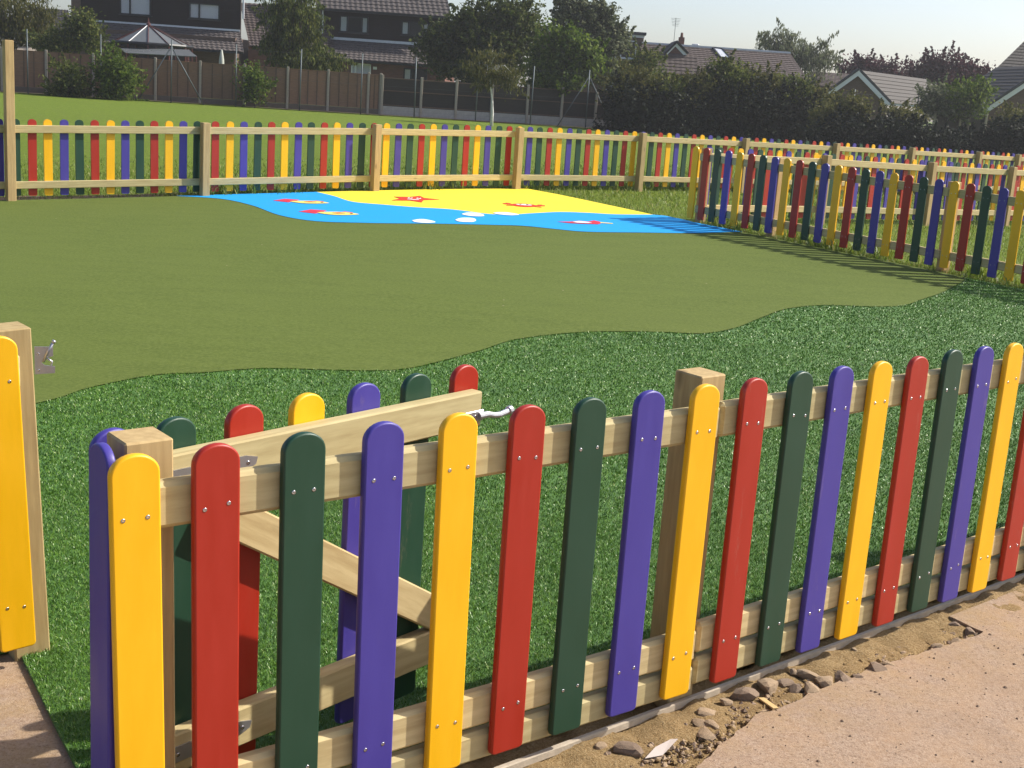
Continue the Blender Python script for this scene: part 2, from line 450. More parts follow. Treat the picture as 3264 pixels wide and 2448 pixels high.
M['stone'] = simple('broken_stone', (0.34, 0.245, 0.155), 0.9, 25, 0.45, bmp=0.5)
M['stone_grey'] = simple('grey_stone', (0.23, 0.165, 0.115), 0.9, 25, 0.45, bmp=0.5)
M['edging'] = simple('pale_edging', (0.43, 0.36, 0.27), 0.8, 30, 0.3, bmp=0.3)
M['scrap'] = simple('grey_scrap', (0.50, 0.44, 0.40), 0.6, 8, 0.1)
M['woodscrap'] = simple('wood_scrap', (0.52, 0.36, 0.16), 0.8, 20, 0.2)
M['panel'] = wood('weathered_panel', 0, (0.265, 0.155, 0.100), (0.150, 0.090, 0.060), 0.3)
M['panel_dark'] = wood('dark_panel', 0, (0.040, 0.034, 0.028), (0.018, 0.016, 0.014), 0.3)
M['batten'] = wood('weathered_batten', 2, (0.150, 0.100, 0.072), (0.08, 0.055, 0.042), 0.2)
M['conc_post'] = simple('concrete_post', (0.33, 0.285, 0.235), 0.9, 14, 0.25, bmp=0.3)
M['gravel_board'] = simple('concrete_board', (0.36, 0.335, 0.31), 0.9, 7, 0.3, bmp=0.2)
M['gravel_board_brown'] = simple('brown_board', (0.13, 0.10, 0.075), 0.9, 7, 0.3, bmp=0.2)
M['cladding'] = wood('dark_cladding', 0, (0.022, 0.014, 0.011), (0.010, 0.007, 0.006), 0.1)
M['tile_brown'] = simple('brown_tile', (0.088, 0.074, 0.069), 0.75, 5, 0.35)
M['tile_red'] = simple('red_brown_tile', (0.075, 0.055, 0.048), 0.75, 5, 0.3)
M['tile_grey'] = simple('grey_brown_tile', (0.050, 0.043, 0.037), 0.75, 5, 0.3)
M['tile_dark'] = simple('dark_tile', (0.030, 0.026, 0.026), 0.8, 5, 0.3)
def brick_mat(name, col):
    mm, nt, bs = mat(name)
    b = N(nt, 'ShaderNodeTexBrick', Scale=1.0); b.inputs['Brick Width'].default_value = .225; b.inputs['Row Height'].default_value = .075
    b.inputs['Mortar Size'].default_value = .008
    tc = nt.nodes.new('ShaderNodeTexCoord'); sp = nt.nodes.new('ShaderNodeSeparateXYZ'); cb = nt.nodes.new('ShaderNodeCombineXYZ')
    nt.links.new(tc.outputs['Object'], sp.inputs[0]); nt.links.new(sp.outputs['X'], cb.inputs['X']); nt.links.new(sp.outputs['Z'], cb.inputs['Y']); nt.links.new(cb.outputs[0], b.inputs['Vector'])
    b.inputs['Color1'].default_value = (*col, 1); b.inputs['Color2'].default_value = (*[c * .7 for c in col], 1); b.inputs['Mortar'].default_value = (*[.5 * c + .06 for c in col], 1)
    nt.links.new(b.outputs['Color'], bs.inputs['Base Color']); bs.inputs['Roughness'].default_value = .9
    return mm
M['brick_red'] = brick_mat('red_brick', (0.17, 0.065, 0.040))
M['brick_brown'] = brick_mat('brown_brick', (0.13, 0.078, 0.052))
M['white_paint'] = simple('white_paint', (0.72, 0.72, 0.72), 0.5, 6, 0.06)
M['lead'] = simple('lead_flashing', (0.60, 0.60, 0.64), 0.35, 8, 0.15, 0.3)
M['black_paint'] = simple('black_gutter', (0.018, 0.018, 0.020), 0.4, 8, 0.1)
M['grey_felt'] = simple('grey_felt', (0.05, 0.05, 0.055), 0.8, 8, 0.2)
M['mahogany'] = simple('mahogany_frame', (0.085, 0.022, 0.018), 0.45, 8, 0.15)
M['curtain'] = simple('net_curtain_sky_paled', (0.88, 0.88, 0.93), 0.8, 6, 0.08)  # net curtain, paled so its colour carries the sky reflection of the panes
M['curtain_white'] = simple('white_curtain', (0.85, 0.88, 0.88), 0.8, 6, 0.08)
M['dark_room'] = simple('dark_interior', (0.035, 0.032, 0.032), 0.9, 4, 0.3)
M['canvas'] = simple('pale_canvas', (0.45, 0.47, 0.42), 0.8, 6, 0.1)
def glass():
    mm, nt, bs = mat('window_glass')
    bs.inputs['Base Color'].default_value = (0.02, 0.022, 0.026, 1); bs.inputs['Roughness'].default_value = 0.04
    bs.inputs['Specular IOR Level'].default_value = 0.6
    tr = nt.nodes.new('ShaderNodeBsdfTransparent'); mx = nt.nodes.new('ShaderNodeMixShader'); mx.inputs[0].default_value = 0.85
    nt.links.new(bs.outputs[0], mx.inputs[1]); nt.links.new(tr.outputs[0], mx.inputs[2]); nt.links.new(mx.outputs[0], nt.nodes['Material Output'].inputs['Surface'])
    return mm
M['glass'] = glass()
M['poly_roof'] = simple('polycarbonate', (0.13, 0.14, 0.145), 0.25, 8, 0.1)
M['sky_glass'] = simple('roof_window_glass', (0.60, 0.62, 0.66), 0.12, 4, 0.05)

# ------------------------------------------------------------------ ground sheets
def sheet(name, poly, dz, mm, step=0.5, thick=0.0):
    P = np.array(poly); xs = np.arange(P[:, 0].min() + step * .37, P[:, 0].max(), step); ys = np.arange(P[:, 1].min() + step * .41, P[:, 1].max(), step)
    bp = []
    for i in range(len(P)):                                # densify the outline
        a, b = P[i], P[(i + 1) % len(P)]; n = max(1, int(np.hypot(*(b - a)) / step))
        for k in range(n): bp.append(tuple(a + (b - a) * k / n))
    nb = len(bp)
    pts = bp + [(x, y) for x in xs for y in ys if inside(x, y, poly)]
    V2, E2, F2, *_ = delaunay_2d_cdt([Vector(p) for p in pts], [(i, (i + 1) % nb) for i in range(nb)], [], 1, 1e-5)
    z = gza(np.array([tuple(v) for v in V2])) + dz
    verts = [(v[0], v[1], zz) for v, zz in zip(V2, z)]
    faces = []
    for f in F2:
        a, b, c = [V2[i] for i in f[:3]]
        faces.append(list(f) if (b - a).cross(c - a) > 0 else list(f)[::-1])
    o = obj(name, mesh(name, verts, faces, mm))
    if thick:
        s = o.modifiers.new('thickness', 'SOLIDIFY'); s.thickness = thick; s.offset = -1
    return o

def inside(x, y, poly):
    r = False; j = len(poly) - 1
    for i in range(len(poly)):
        xi, yi = poly[i]; xj, yj = poly[j]
        if (yi > y) != (yj > y) and x < (xj - xi) * (y - yi) / (yj - yi) + xi: r = not r
        j = i
    return r

def smooth_line(P, n=5):
    P = [Vector((p[0], p[1], 0)) for p in P]; out = []
    for i in range(len(P) - 1):
        a, b, c, d = P[max(i - 1, 0)], P[i], P[i + 1], P[min(i + 2, len(P) - 1)]
        for k in range(n):
            t = k / n
            q = 0.5 * ((2 * b) + (c - a) * t + (2 * a - 5 * b + 4 * c - d) * t * t + (3 * b - a - 3 * c + d) * t ** 3)
            out.append((q.x, q.y))
    out.append((P[-1].x, P[-1].y))
    return out

ND, NN = (math.cos(.6969), math.sin(.6969)), (-math.sin(.6969), math.cos(.6969))   # foreground fence: along, inwards
def near(a, p):
    return (0.052 + ND[0] * a + NN[0] * p, 2.956 + ND[1] * a + NN[1] * p)
RA = -0.9201
def right(b, p=0):                                          # right hand fence: along, away from the play area
    return (2.105 + math.cos(RA) * b - math.sin(RA) * p, 16.511 + math.sin(RA) * b + math.cos(RA) * p)
FA = math.atan2(20.228 - 15.457, -.012 + 5.877)
def far(a, p=0):                                            # far fence: along, outwards
    return (-5.877 + math.cos(FA) * a - math.sin(FA) * p, 15.457 + math.sin(FA) * a + math.cos(FA) * p)

curve_turf = smooth_line([(-3.6, 4.9), (-2.75, 5.6), (-2.33, 6.2), (-2.21, 6.55), (-1.98, 6.92), (-1.75, 7.05), (-1.44, 7.26), (-1.1, 7.32), (-0.89, 7.36), (-0.65, 7.47), (-0.43, 7.78), (-0.21, 8.16), (0.02, 8.59), (0.48, 8.98), (1.02, 9.16), (1.36, 9.22), (1.65, 9.54), (1.9, 9.99), (2.21, 10.5), (2.58, 10.81), (3.05, 10.93), (3.34, 11.11), (3.61, 11.5), (3.91, 11.95), (4.17, 12.41), (4.46, 12.95), (4.58, 13.25)])
curve_blue = smooth_line([(-4.46, 16.58), (-3.84, 16.42), (-3.31, 15.77), (-2.8, 14.84), (-2.31, 14.40), (-1.75, 14.43), (-1.35, 14.53), (-0.89, 14.67), (-0.37, 14.79), (0.0, 14.86), (0.37, 14.73), (0.74, 14.65), (1.45, 14.94), (2.02, 15.22), (2.4, 15.55), right(.93)])
curve_yel = smooth_line([(-2.87, 17.88), (-2.55, 17.36), (-2.21, 16.68), (-1.78, 16.46), (-1.34, 16.30), (-1.0, 16.27), (-0.76, 16.15), (-0.46, 15.92), (-0.18, 15.95), (0.11, 16.26), (0.47, 16.62), (0.83, 16.73), (1.19, 16.77), (1.7, 17.07)])

def ground():
    xs = np.concatenate([[-400, -300, -200, -120, -70, -45, -32, -24, -18], np.arange(-14, 16.1, 0.5), [18, 22, 28, 36, 50, 75, 130, 220, 300, 400]])
    ys = np.concatenate([[-400, -250, -150, -80, -40, -20, -10, -5, -2], np.arange(0, 45.1, 0.5), [48, 52, 56, 60, 65, 72, 82, 100, 140, 220, 300, 400]])
    P = np.array([(x, y) for y in ys for x in xs]); z = np.concatenate([gza(c) for c in np.array_split(P, 8)])
    per = (P[:, 0] - .052) * NN[0] + (P[:, 1] - 2.956) * NN[1]
    z = np.where((per < 1.4) & (P[:, 1] < 7), -.16, z - .022)
    z = np.where((per >= 1.4) & (P[:, 1] < 7), z - .03, z)
    nx = len(xs)
    F = [[j * nx + i, j * nx + i + 1, (j + 1) * nx + i + 1, (j + 1) * nx + i] for j in range(len(ys) - 1) for i in range(nx - 1)]
    o = obj('lawn', mesh('lawn', np.column_stack([P, z]), F, M['lawn'], True))
    tag(o, 'mown green field grass reaching back to the garden fences', kind='structure')
ground()

corner = (7.59, 9.28)
turf_poly = [near(-.93, .12), (-.83, 2.56), (-.99, 2.83), (-1.14, 3.07), (-1.25, 3.25), (-1.38, 3.46), (-2.2, 2.86), (-3.2, 2.05), (-4.2, 3.4)] + curve_turf + [right(5.2), right(7), corner, near(8, .11), near(6, .11), near(4, .11), near(2, .11)]
tag(sheet('artificial_turf', turf_poly, 0.0, M['turf_base'], 0.4, 0.010), 'dark green long pile artificial turf behind the foreground fence', kind='structure')
olive_poly = curve_turf + [right(3.0), right(1.5)] + curve_blue[::-1] + [far(-.3, -.02), far(-3, -.02), (-9, 9), (-6, 5.5)]
tag(sheet('short_turf', olive_poly, 0.005, M['olive'], 0.4), 'smooth olive green short pile turf in the middle', kind='structure')
blue_poly = curve_blue + [right(.5, .02), right(.1, .02), (2.05, 16.75), (1.85, 17.05)] + curve_yel[::-1] + [far(2.6, -.02)]
tag(sheet('blue_surface', blue_poly, 0.009, M['pile_blue'], 0.4), 'bright blue play surface shaped like water', kind='structure')
yel_poly = curve_yel + [(1.08, 18.22), (.46, 19.44), (.03, 20.18)] + [far(6.5, -.02), far(5, -.02)]
tag(sheet('yellow_surface', yel_poly, 0.009, M['pile_yellow'], 0.4), 'bright yellow play surface shaped like sand', kind='structure')

# flat shapes let into the play surface
def inlay(poly, dz, mm, name, parent=None):
    me = sheet(name, poly, dz - .008, mm, 0.15)
    s = me.modifiers.new('thickness', 'SOLIDIFY'); s.thickness = .003; s.offset = -1
    if parent: me.parent = parent
    return me
def ell(cx, cy, rx, ry, a=0, n=14, wob=0.0, seed=0):
    rr = random.Random(seed)
    return [(cx + rx * math.cos(t) * math.cos(a) * w - ry * math.sin(t) * math.sin(a) * w, cy + rx * math.cos(t) * math.sin(a) * w + ry * math.sin(t) * math.cos(a) * w) for t, w in ((2 * math.pi * k / n, 1 + wob * (rr.random() - .5)) for k in range(n))]
def fish(cx, cy, a, label):
    t = empty('fish_inlay', (0, 0, 0))
    def L(x, y): return (cx + x * math.cos(a) - y * math.sin(a), cy + x * math.sin(a) + y * math.cos(a))
    inlay([L(-.26 + .50 * u, .14 * math.sin(math.pi * u) ** .8) for u in np.linspace(0, 1, 12)] + [L(.24 - .50 * u, -.17 * math.sin(math.pi * u) ** .8) for u in np.linspace(0.08, .92, 10)], .024, M['pile_cream'], 'body', t)
    inlay([L(-.48, .02), L(-.40, .30), L(-.20, .26), L(-.21, .02), L(-.26, -.10), L(-.34, -.06)], .021, M['pile_pink'], 'tail', t)
    inlay([L(-.02, .10), L(.02, .24), L(.13, .18), L(.16, .08)], .021, M['pile_pink'], 'fin', t)
    inlay([L(-.08, -.02), L(0, .06), L(.08, 0), L(-.01, -.05)], .028, M['pile_red'], 'side_fin', t)
    inlay(ell(*L(.15, .0), .018, .03), .028, M['dark_room'], 'eye', t)
    tag(t, label, 'inlay', 'sea creatures set into the play surface')
fish(-2.70, 16.36, -.05, 'cream fish with red tail on blue surface, nearer the far fence')
fish(-2.17, 15.20, -.05, 'cream fish with red tail on blue surface, nearer the olive turf')
def starfish():
    t = empty('star_inlay')
    inlay([(-1.77, 17.56), (-1.56, 17.62), (-1.44, 17.85), (-1.36, 17.56), (-1.14, 17.42), (-1.34, 17.24), (-1.34, 16.92), (-1.50, 17.10), (-1.74, 17.02), (-1.66, 17.32)], .022, M['pile_red'], 'body', t)
    for x in (-1.535, -1.42):
        e = inlay(ell(x, 17.42, .032, .075), .027, M['pile_white'], 'eye', t)
        inlay(ell(x + .006, 17.42, .014, .032), .032, M['pile_red'], 'pupil', e)
    inlay([(-1.56, 17.22), (-1.48, 17.17), (-1.40, 17.22), (-1.41, 17.27), (-1.48, 17.23), (-1.55, 17.27)], .027, M['pile_white'], 'mouth', t)
    tag(t, 'red starfish with white smiling face on yellow surface', 'inlay', 'sea creatures set into the play surface')
starfish()
def crab():
    t = empty('crab_inlay'); cx, cy = -.005, 17.20
    inlay(ell(cx, cy, .17, .22, 0, 18), .022, M['pile_red'], 'body', t)
    inlay(ell(cx, cy + .02, .105, .075, 0, 16), .027, M['pile_white'], 'face', t)
    for s in (-1, 1):
        inlay([(cx + s * .14, cy + .02), (cx + s * .17, cy + .10), (cx + s * .19, cy + .20), (cx + s * .25, cy + .22), (cx + s * .225, cy + .12), (cx + s * .275, cy + .16), (cx + s * .285, cy + .05), (cx + s * .22, cy - .01)][::s], .022, M['pile_red'], 'claw', t)
        inlay([(cx + s * .13, cy - .06), (cx + s * .22, cy - .10), (cx + s * .235, cy - .17), (cx + s * .11, cy - .12)][::s], .022, M['pile_red'], 'leg', t)
        inlay(ell(cx + s * .045, cy + .03, .014, .026), .032, M['dark_room'], 'eye', t)
    tag(t, 'red crab with white face and raised claws on yellow surface', 'inlay', 'sea creatures set into the play surface')
crab()
def shrimp():
    t = empty('lobster_inlay')
    inlay([(0.41, 15.42), (0.57, 15.52), (0.68, 15.66), (0.78, 15.62), (0.86, 15.80), (0.93, 15.70), (0.93, 15.52), (0.89, 15.42), (0.73, 15.38), (0.57, 15.36)], .022, M['pile_pink'], 'body', t)
    inlay([(0.59, 15.46), (0.67, 15.58), (0.76, 15.55), (0.82, 15.48), (0.74, 15.42), (0.64, 15.41)], .027, M['pile_white'], 'belly', t)
    inlay([(0.93, 15.66), (1.08, 15.62), (1.08, 15.56), (0.93, 15.58)], .022, M['pile_cream'], 'feeler', t)
    tag(t, 'crimson and white lobster on blue surface near the right fence', 'inlay', 'sea creatures set into the play surface')
shrimp()
for pts, lab in (([(-1.27, 14.81), (-1.19, 14.97), (-1.09, 14.92), (-1.0, 14.77), (-1.06, 14.66), (-1.15, 14.63), (-1.23, 14.68)], 'white stepping stone on blue surface, leftmost of the four'),
                 ([(-0.79, 15.06), (-0.74, 15.27), (-0.65, 15.33), (-0.58, 15.29), (-0.55, 15.10), (-0.60, 14.93), (-0.73, 14.91)], 'white stepping stone on blue surface, the second nearest the olive turf'),
                 ([(-0.75, 15.70), (-0.70, 15.88), (-0.60, 15.91), (-0.50, 15.80), (-0.48, 15.61), (-0.58, 15.53), (-0.69, 15.58)], 'white stepping stone on blue surface, in the middle just behind another'),
                 ([(-0.38, 16.00), (-0.31, 16.12), (-0.19, 16.14), (-0.06, 15.99), (-0.12, 15.88), (-0.2, 15.84), (-0.32, 15.89)], 'white stepping stone on blue surface touching the yellow edge')):
    c = np.mean(np.array(pts), axis=0)
    fine = smooth_line(pts + [pts[0]], 3)[:-1]
    tag(inlay(fine, .023, M['pile_white'], 'stepping_stone'), lab, 'stepping stone', 'white stepping stones on the blue surface')

# ------------------------------------------------------------------ pavement, trench, soil
edge = [near(10.4, .02), near(6, .02), near(3.2, .022), near(1.99, .0), (1.66, 4.11), (1.52, 4.00), (1.40, 3.915), (1.21, 3.77), (1.03, 3.625), (0.93, 3.53), (0.86, 3.46), (0.76, 3.385), (0.70, 3.30), (0.64, 3.21), (0.58, 3.11), (0.50, 2.99), (.30, 2.80), (.02, 2.58), (-.3, 2.3), (-.62, 2.03), (-.86, 2.05)]
def ragged(P, amp=.010, step=.022):
    out = []; rr = random.Random(12)
    for i in range(len(P) - 1):
        a, b = Vector(P[i]), Vector(P[i + 1]); n = max(1, int((b - a).length / step)); d = (b - a).normalized(); nn_ = Vector((-d.y, d.x))
        for k in range(n):
            q = a.lerp(b, k / n); t = noise.noise(Vector((q.x * 14, q.y * 14, 2))) * amp + rr.uniform(-.4, .4) * amp
            out.append(tuple(q + nn_ * t) if (i or k) else tuple(q))
    return out + [P[-1]]
edge = edge[:3] + ragged(edge[3:])
pave_poly = [(-9, -6), (13, -6), (13, 11)] + edge + [(-.95, 2.35), (-.80, 2.55), (-.98, 2.9), (-1.3, 3.46), (-1.5, 3.5), (-2.2, 2.92), (-9, -2.6)]
def pavement():
    nb = len(pave_poly)
    V2, E2, F2, *_ = delaunay_2d_cdt([Vector(p) for p in pave_poly], [(i, (i + 1) % nb) for i in range(nb)], [], 1, 1e-5)
    F = []
    for f in F2:
        a, b, c = [V2[i] for i in f[:3]]; F.append(list(f) if (b - a).cross(c - a) > 0 else list(f)[::-1])
    o = obj('pavement', mesh('pavement', [(v[0], v[1], -.014) for v in V2], F, M['pavement']))
    s = o.modifiers.new('thickness', 'SOLIDIFY'); s.thickness = .12; s.offset = -1
    tag(o, 'sand dusted pale concrete pavement in front of the fence', kind='structure')
pavement()
def trench():
    V, F = [], []; na, npp = 520, 34
    for i in range(na + 1):
        a = -1.35 + 7.4 * i / na
        for j in range(npp + 1):
            p = -.44 + .61 * j / npp
            x, y = near(a, p)
            h = noise.fractal(Vector((x * 9, y * 9, 0)), 1.0, 2.0, 4) * .017 + noise.noise(Vector((x * 55, y * 55, 3))) * .004
            V.append((x, y, -.034 + h + (.012 if p > -.10 else 0) + max(0, (a - 1.2)) * .004 - (.02 if p > .13 else 0)))
    for i in range(na):
        for j in range(npp):
            q = i * (npp + 1) + j; F.append([q, q + npp + 1, q + npp + 2, q + 1])
    tag(obj('soil_strip', mesh('soil_strip', V, F, M['sand'], True)), 'sandy soil strip between fence and pavement', kind='structure')
trench()
def rock_mesh(seed, flat=0.6, res=1, mm=None):
    import bmesh
    rr = random.Random(seed); b = bmesh.new()
    bmesh.ops.create_icosphere(b, subdivisions=res + 1, radius=1.0)
    cuts = [(Vector((rr.gauss(0, 1), rr.gauss(0, 1), rr.gauss(0, .8))).normalized(), .45 + .4 * rr.random()) for _ in range(9)]
    for v in b.verts:
        for n, d in cuts:
            k = v.co.dot(n)
            if k > d: v.co -= n * (k - d) * .95
        v.co *= 1 + .06 * noise.noise(v.co * 2 + Vector((seed, 0, 0)))
        v.co.z *= flat
    me = bpy.data.meshes.new('stone'); b.to_mesh(me); b.free(); me.materials.append(mm or M['stone'])
    return me
rocks = [rock_mesh(i, .45 + .35 * random.Random(i).random(), 1, M['stone'] if i % 3 else M['stone_grey']) for i in range(8)]
def px_ground(px, py, z=-.03):
    d = fw + (px - 1632) / CF * rt + (1224 - py) / CF * up
    return Vector((0, 0, CH)) + d * ((z - CH) / d.z)
def f8(x, y): return (1900 + x * .6166, 1850 + y * .6166)
big = [(160, 900, .036, .9, 'dark rounded stone at the lower end of the soil strip', 3), (25, 875, .020, .7, 'small stone left of the dark rounded stone', 5),
       (580, 705, .033, .45, 'brown stone topping the short row across the soil strip', 1), (545, 755, .026, .35, 'flat stone under the topmost of the short row', 4),
       (595, 765, .022, .4, 'pale wedge stone at the right of the short row', 2), (570, 815, .030, .35, 'flat stone at the foot of the short row', 7),
       (770, 610, .040, .45, 'long flat stone left of the wood offcut', 0), (890, 575, .042, .45, 'widest slab of stone behind the wood offcut', 2),
       (670, 640, .022, .6, 'pale pebble left of the long flat stone', 5), (1030, 580, .026, .6, 'small stone right of the widest slab', 6),
       (975, 545, .026, .6, 'dull stone above the small one by the slab', 3), (1095, 505, .032, .6, 'upper stone of the heaped group at the pavement edge', 1),
       (1110, 580, .034, .75, 'upright stone at the front of the heaped group', 4), (1185, 548, .036, .7, 'large slanting stone at the right of the heaped group', 7),
       (1270, 525, .034, .4, 'pale flat stone right of the heaped group', 0), (1345, 512, .024, .5, 'grey stone leaning on the pavement edge past the heap', 3),
       (1440, 480, .032, .75, 'block of stone set in the pavement edge', 6), (1525, 455, .026, .5, 'flat stone just above the edge block', 1),
       (1605, 430, .018, .7, 'small dark stone further up the pavement edge', 4), (1760, 360, .022, .5, 'stone in the upper rubble by the pavement edge', 2),
       (1860, 335, .022, .8, 'pointed stone in the upper rubble', 5), (1930, 285, .026, .6, 'largest stone of the rubble near the strip end', 6),
       (1985, 262, .018, .6, 'last dark stone at the end of the strip', 3), (1850, 245, .020, .6, 'dark stone in the rubble away from the edge', 0),
       (1340, 370, .016, .6, 'pale pebble near the fence foot midway', 5), (1020, 490, .016, .7, 'white pebble left of the heaped group', 2)]
for k, (x, y, s, fl, lab, mi_) in enumerate(big):
    p = px_ground(*f8(x, y))
    rr = random.Random(k)
    o = obj('stone', rocks[mi_], None, (p.x, p.y, -.028 + s * .25), (rr.uniform(-.3, .3), rr.uniform(-.3, .3), rr.uniform(0, 6.28)))
    o.scale = (s * 1.3, s * 1.0, s * 1.15 * (fl + .25))
    tag(o, lab, 'stone', 'broken stones in the soil strip')
def gravel():
    rr = random.Random(4); g = MB()
    octa = ([(1, 0, 0), (-1, 0, 0), (0, 1, 0), (0, -1, 0), (0, 0, 1), (0, 0, -1)], [[0, 2, 4], [2, 1, 4], [1, 3, 4], [3, 0, 4], [2, 0, 5], [1, 2, 5], [3, 1, 5], [0, 3, 5]])
    n = 0
    while n < 2600:
        a = rr.uniform(-1.2, 2.0); p = rr.uniform(-.30, -.04)
        x, y = near(a, p)
        if inside(x, y, pave_poly): continue
        s = rr.choice([.002, .003, .003, .004, .006, .009]) * rr.uniform(.7, 1.3)
        Mx = Matrix.Translation((x, y, -.030 + s * .4)) @ Matrix.Rotation(rr.uniform(0, 6), 4, 'Z') @ Matrix.Diagonal((s, s * rr.uniform(.5, 1), s * rr.uniform(.4, .9), 1))
        g.add(*octa, Mx, rr.randrange(2)); n += 1
    ico = [(0, 0, 1)] + [(.894 * math.cos(R(72 * k)), .894 * math.sin(R(72 * k)), .447) for k in range(5)] + [(.894 * math.cos(R(72 * k + 36)), .894 * math.sin(R(72 * k + 36)), -.447) for k in range(5)] + [(0, 0, -1)]
    icf = [[0, 1 + k, 1 + (k + 1) % 5] for k in range(5)] + [[1 + k, 6 + k, 1 + (k + 1) % 5] for k in range(5)] + [[1 + (k + 1) % 5, 6 + k, 6 + (k + 1) % 5] for k in range(5)] + [[11, 6 + (k + 1) % 5, 6 + k] for k in range(5)]
    n = 0
    while n < 600:
        a = rr.uniform(-.2, 1.95); p = -.04 - abs(rr.gauss(.10, .07))
        x, y = near(a, p)
        if inside(x, y, pave_poly): continue
        s = rr.uniform(.004, .012) * (1.25 if a > 1.3 else 1)
        V = [tuple(c * rr.uniform(.7, 1.25) for c in q) for q in ico]
        g.add(V, icf, Matrix.Translation((x, y, -.030 + s * .3)) @ Matrix.Rotation(rr.uniform(0, 6), 4, 'Z') @ Matrix.Rotation(rr.uniform(-.6, .6), 4, 'X') @ Matrix.Diagonal((s * 1.2, s * rr.uniform(.6, 1), s * rr.uniform(.35, .8), 1)), rr.choice((0, 0, 1, 2, 2, 2, 2, 2))); n += 1
    for _ in range(700):                                    # loose grit on the pavement
        x, y = near(rr.uniform(-.2, 4), -abs(rr.gauss(0, .5)) - .1)
        if not inside(x, y, pave_poly): continue
        s = rr.choice([.002, .002, .003, .004, .006]) * rr.uniform(.6, 1.2)
        g.add(*octa, Matrix.Translation((x, y, -.014 + s * .3)) @ Matrix.Rotation(rr.uniform(0, 6), 4, 'Z') @ Matrix.Diagonal((s, s * .8, s * .6, 1)), 1)
    tag(g.build('grit', [M['stone'], M['stone_grey'], M['sand']]), 'fine grit and pebbles in the soil strip', kind='stuff')
gravel()
p = px_ground(*f8(345, 900))
sc_ = MB(); sc_.add([(-.075, -.004, .006), (-.02, -.016, .004), (.07, .012, .012), (.055, .024, .010), (-.01, .020, .008)], [[0, 1, 2, 3, 4]])
so_ = sc_.build('plastic_scrap', M['scrap'], None, (p.x, p.y, -.022), (0, 0, .72)); so_.modifiers.new('t', 'SOLIDIFY').thickness = .0015
tag(so_, 'flat pale grey scrap of sheet beside the dark rounded stone', 'scrap')
p = px_ground(*f8(888, 655))
ob_ = obj('wood_offcut', mesh('wood_offcut', *cbox(.075, .022, .005, .001), M['woodscrap']), None, (p.x, p.y, -.018), (0.1, 0.05, 2.0))
tag(ob_, 'small orange brown wood offcut lying in the soil strip', 'offcut')
e0, e1 = near(-1.0, .014), near(5.8, .128)
eo = bar('edging_strip', (*e0, -.016), (*e1, -.016), .017, .024, M['edging'], None, .003)
tag(eo, 'thin pale edging strip along the foot of the foreground fence', 'edging')
# bare soil under the far fence and the dark bed along the garden fence
def strip(name, pts, w0, w1, dz, mm, label):
    V, F = [], []; P = smooth_line(pts, 12)
    for i, (x, y) in enumerate(P):
        q = P[min(i + 1, len(P) - 1)]; r_ = P[max(i - 1, 0)]
        d = Vector((q[0] - r_[0], q[1] - r_[1])).normalized(); n = Vector((-d.y, d.x))
        j0 = w0 * (1 + .35 * noise.noise(Vector((i * .31, 1, 0)))); j1 = w1 * (1 + .35 * noise.noise(Vector((i * .29, 5, 0))))
        for k in range(5):
            t = k / 4; xx = x + n.x * (-j0 + (j0 + j1) * t); yy = y + n.y * (-j0 + (j0 + j1) * t)
            V.append((xx, yy, gz(xx, yy) + dz + .02 * noise.noise(Vector((xx * 2, yy * 2, 0)))* (1 if 0 < k < 4 else 0)))
    for i in range(len(P) - 1):
        for k in range(4):
            q = i * 5 + k; F.append([q, q + 5, q + 6, q + 1])
    tag(obj(name, mesh(name, V, F, mm, True)), label, kind='structure')
strip('bare_soil', [far(-2.5), far(-.5), far(1.2), far(2.2)], .03, .45, -.006, M['soil'], 'bare pinkish soil under the far fence at the left')

# ------------------------------------------------------------------ picket fences
PT, PH, PW = .020, .90, .100
def picket_mesh(hi=True):
    n = 14 if hi else 8
    top = [(PW / 2 * math.cos(t), PH - .040 + .040 * math.sin(t)) for t in [math.pi * k / n for k in range(n + 1)]]
    if hi:
        low = [(-PW / 2, .012), (-PW / 2 + .0035, .0035), (-PW / 2 + .012, 0), (PW / 2 - .012, 0), (PW / 2 - .0035, .0035), (PW / 2, .012)]
    else:
        low = [(-PW / 2, .012), (-PW / 2 + .012, 0), (PW / 2 - .012, 0), (PW / 2, .012)]
    prof = top + low
    c = Vector((0, PH / 2))
    def inset(d):
        out = []
        L = len(prof)
        for i, p in enumerate(prof):
            a = Vector(prof[i - 1]); b = Vector(prof[(i + 1) % L]); t = (b - a).normalized(); nrm = Vector((t.y, -t.x))
            q = Vector(p) - nrm * d
            out.append((q.x, q.y))
        return out
    L = len(prof)
    if hi: loops = [(inset(.0045), 0.0), (inset(.0013), .0013), (prof, .0045), (prof, PT - .0045), (inset(.0013), PT - .0013), (inset(.0045), PT)]
    else: loops = [(prof, 0.0), (prof, PT)]
    V = [(x, y, z) for lp, y in loops for x, z in lp]
    F = []
    for k in range(len(loops) - 1):
        for i in range(L):
            j = (i + 1) % L
            F.append([k * L + i, k * L + j, (k + 1) * L + j, (k + 1) * L + i])
    F = [f[::-1] for f in F]
    ns = len(F)
    F.append(list(range(L))[::-1]); F.append([(len(loops) - 1) * L + i for i in range(L)])
    return V, F, ns
pv, pf, pns = picket_mesh(True); lv, lf, lns = picket_mesh(False)
def picket_data(colour, hi):
    V, F, ns = (pv, pf, pns) if hi else (lv, lf, lns)
    me = mesh('picket', V, F, M[colour])
    me.polygons.foreach_set('use_smooth', [hi and i < ns for i in range(len(F))])
    # consistent outward normals
    import bmesh
    b = bmesh.new(); b.from_mesh(me); bmesh.ops.recalc_face_normals(b, faces=b.faces); b.to_mesh(me); b.free()
    return me
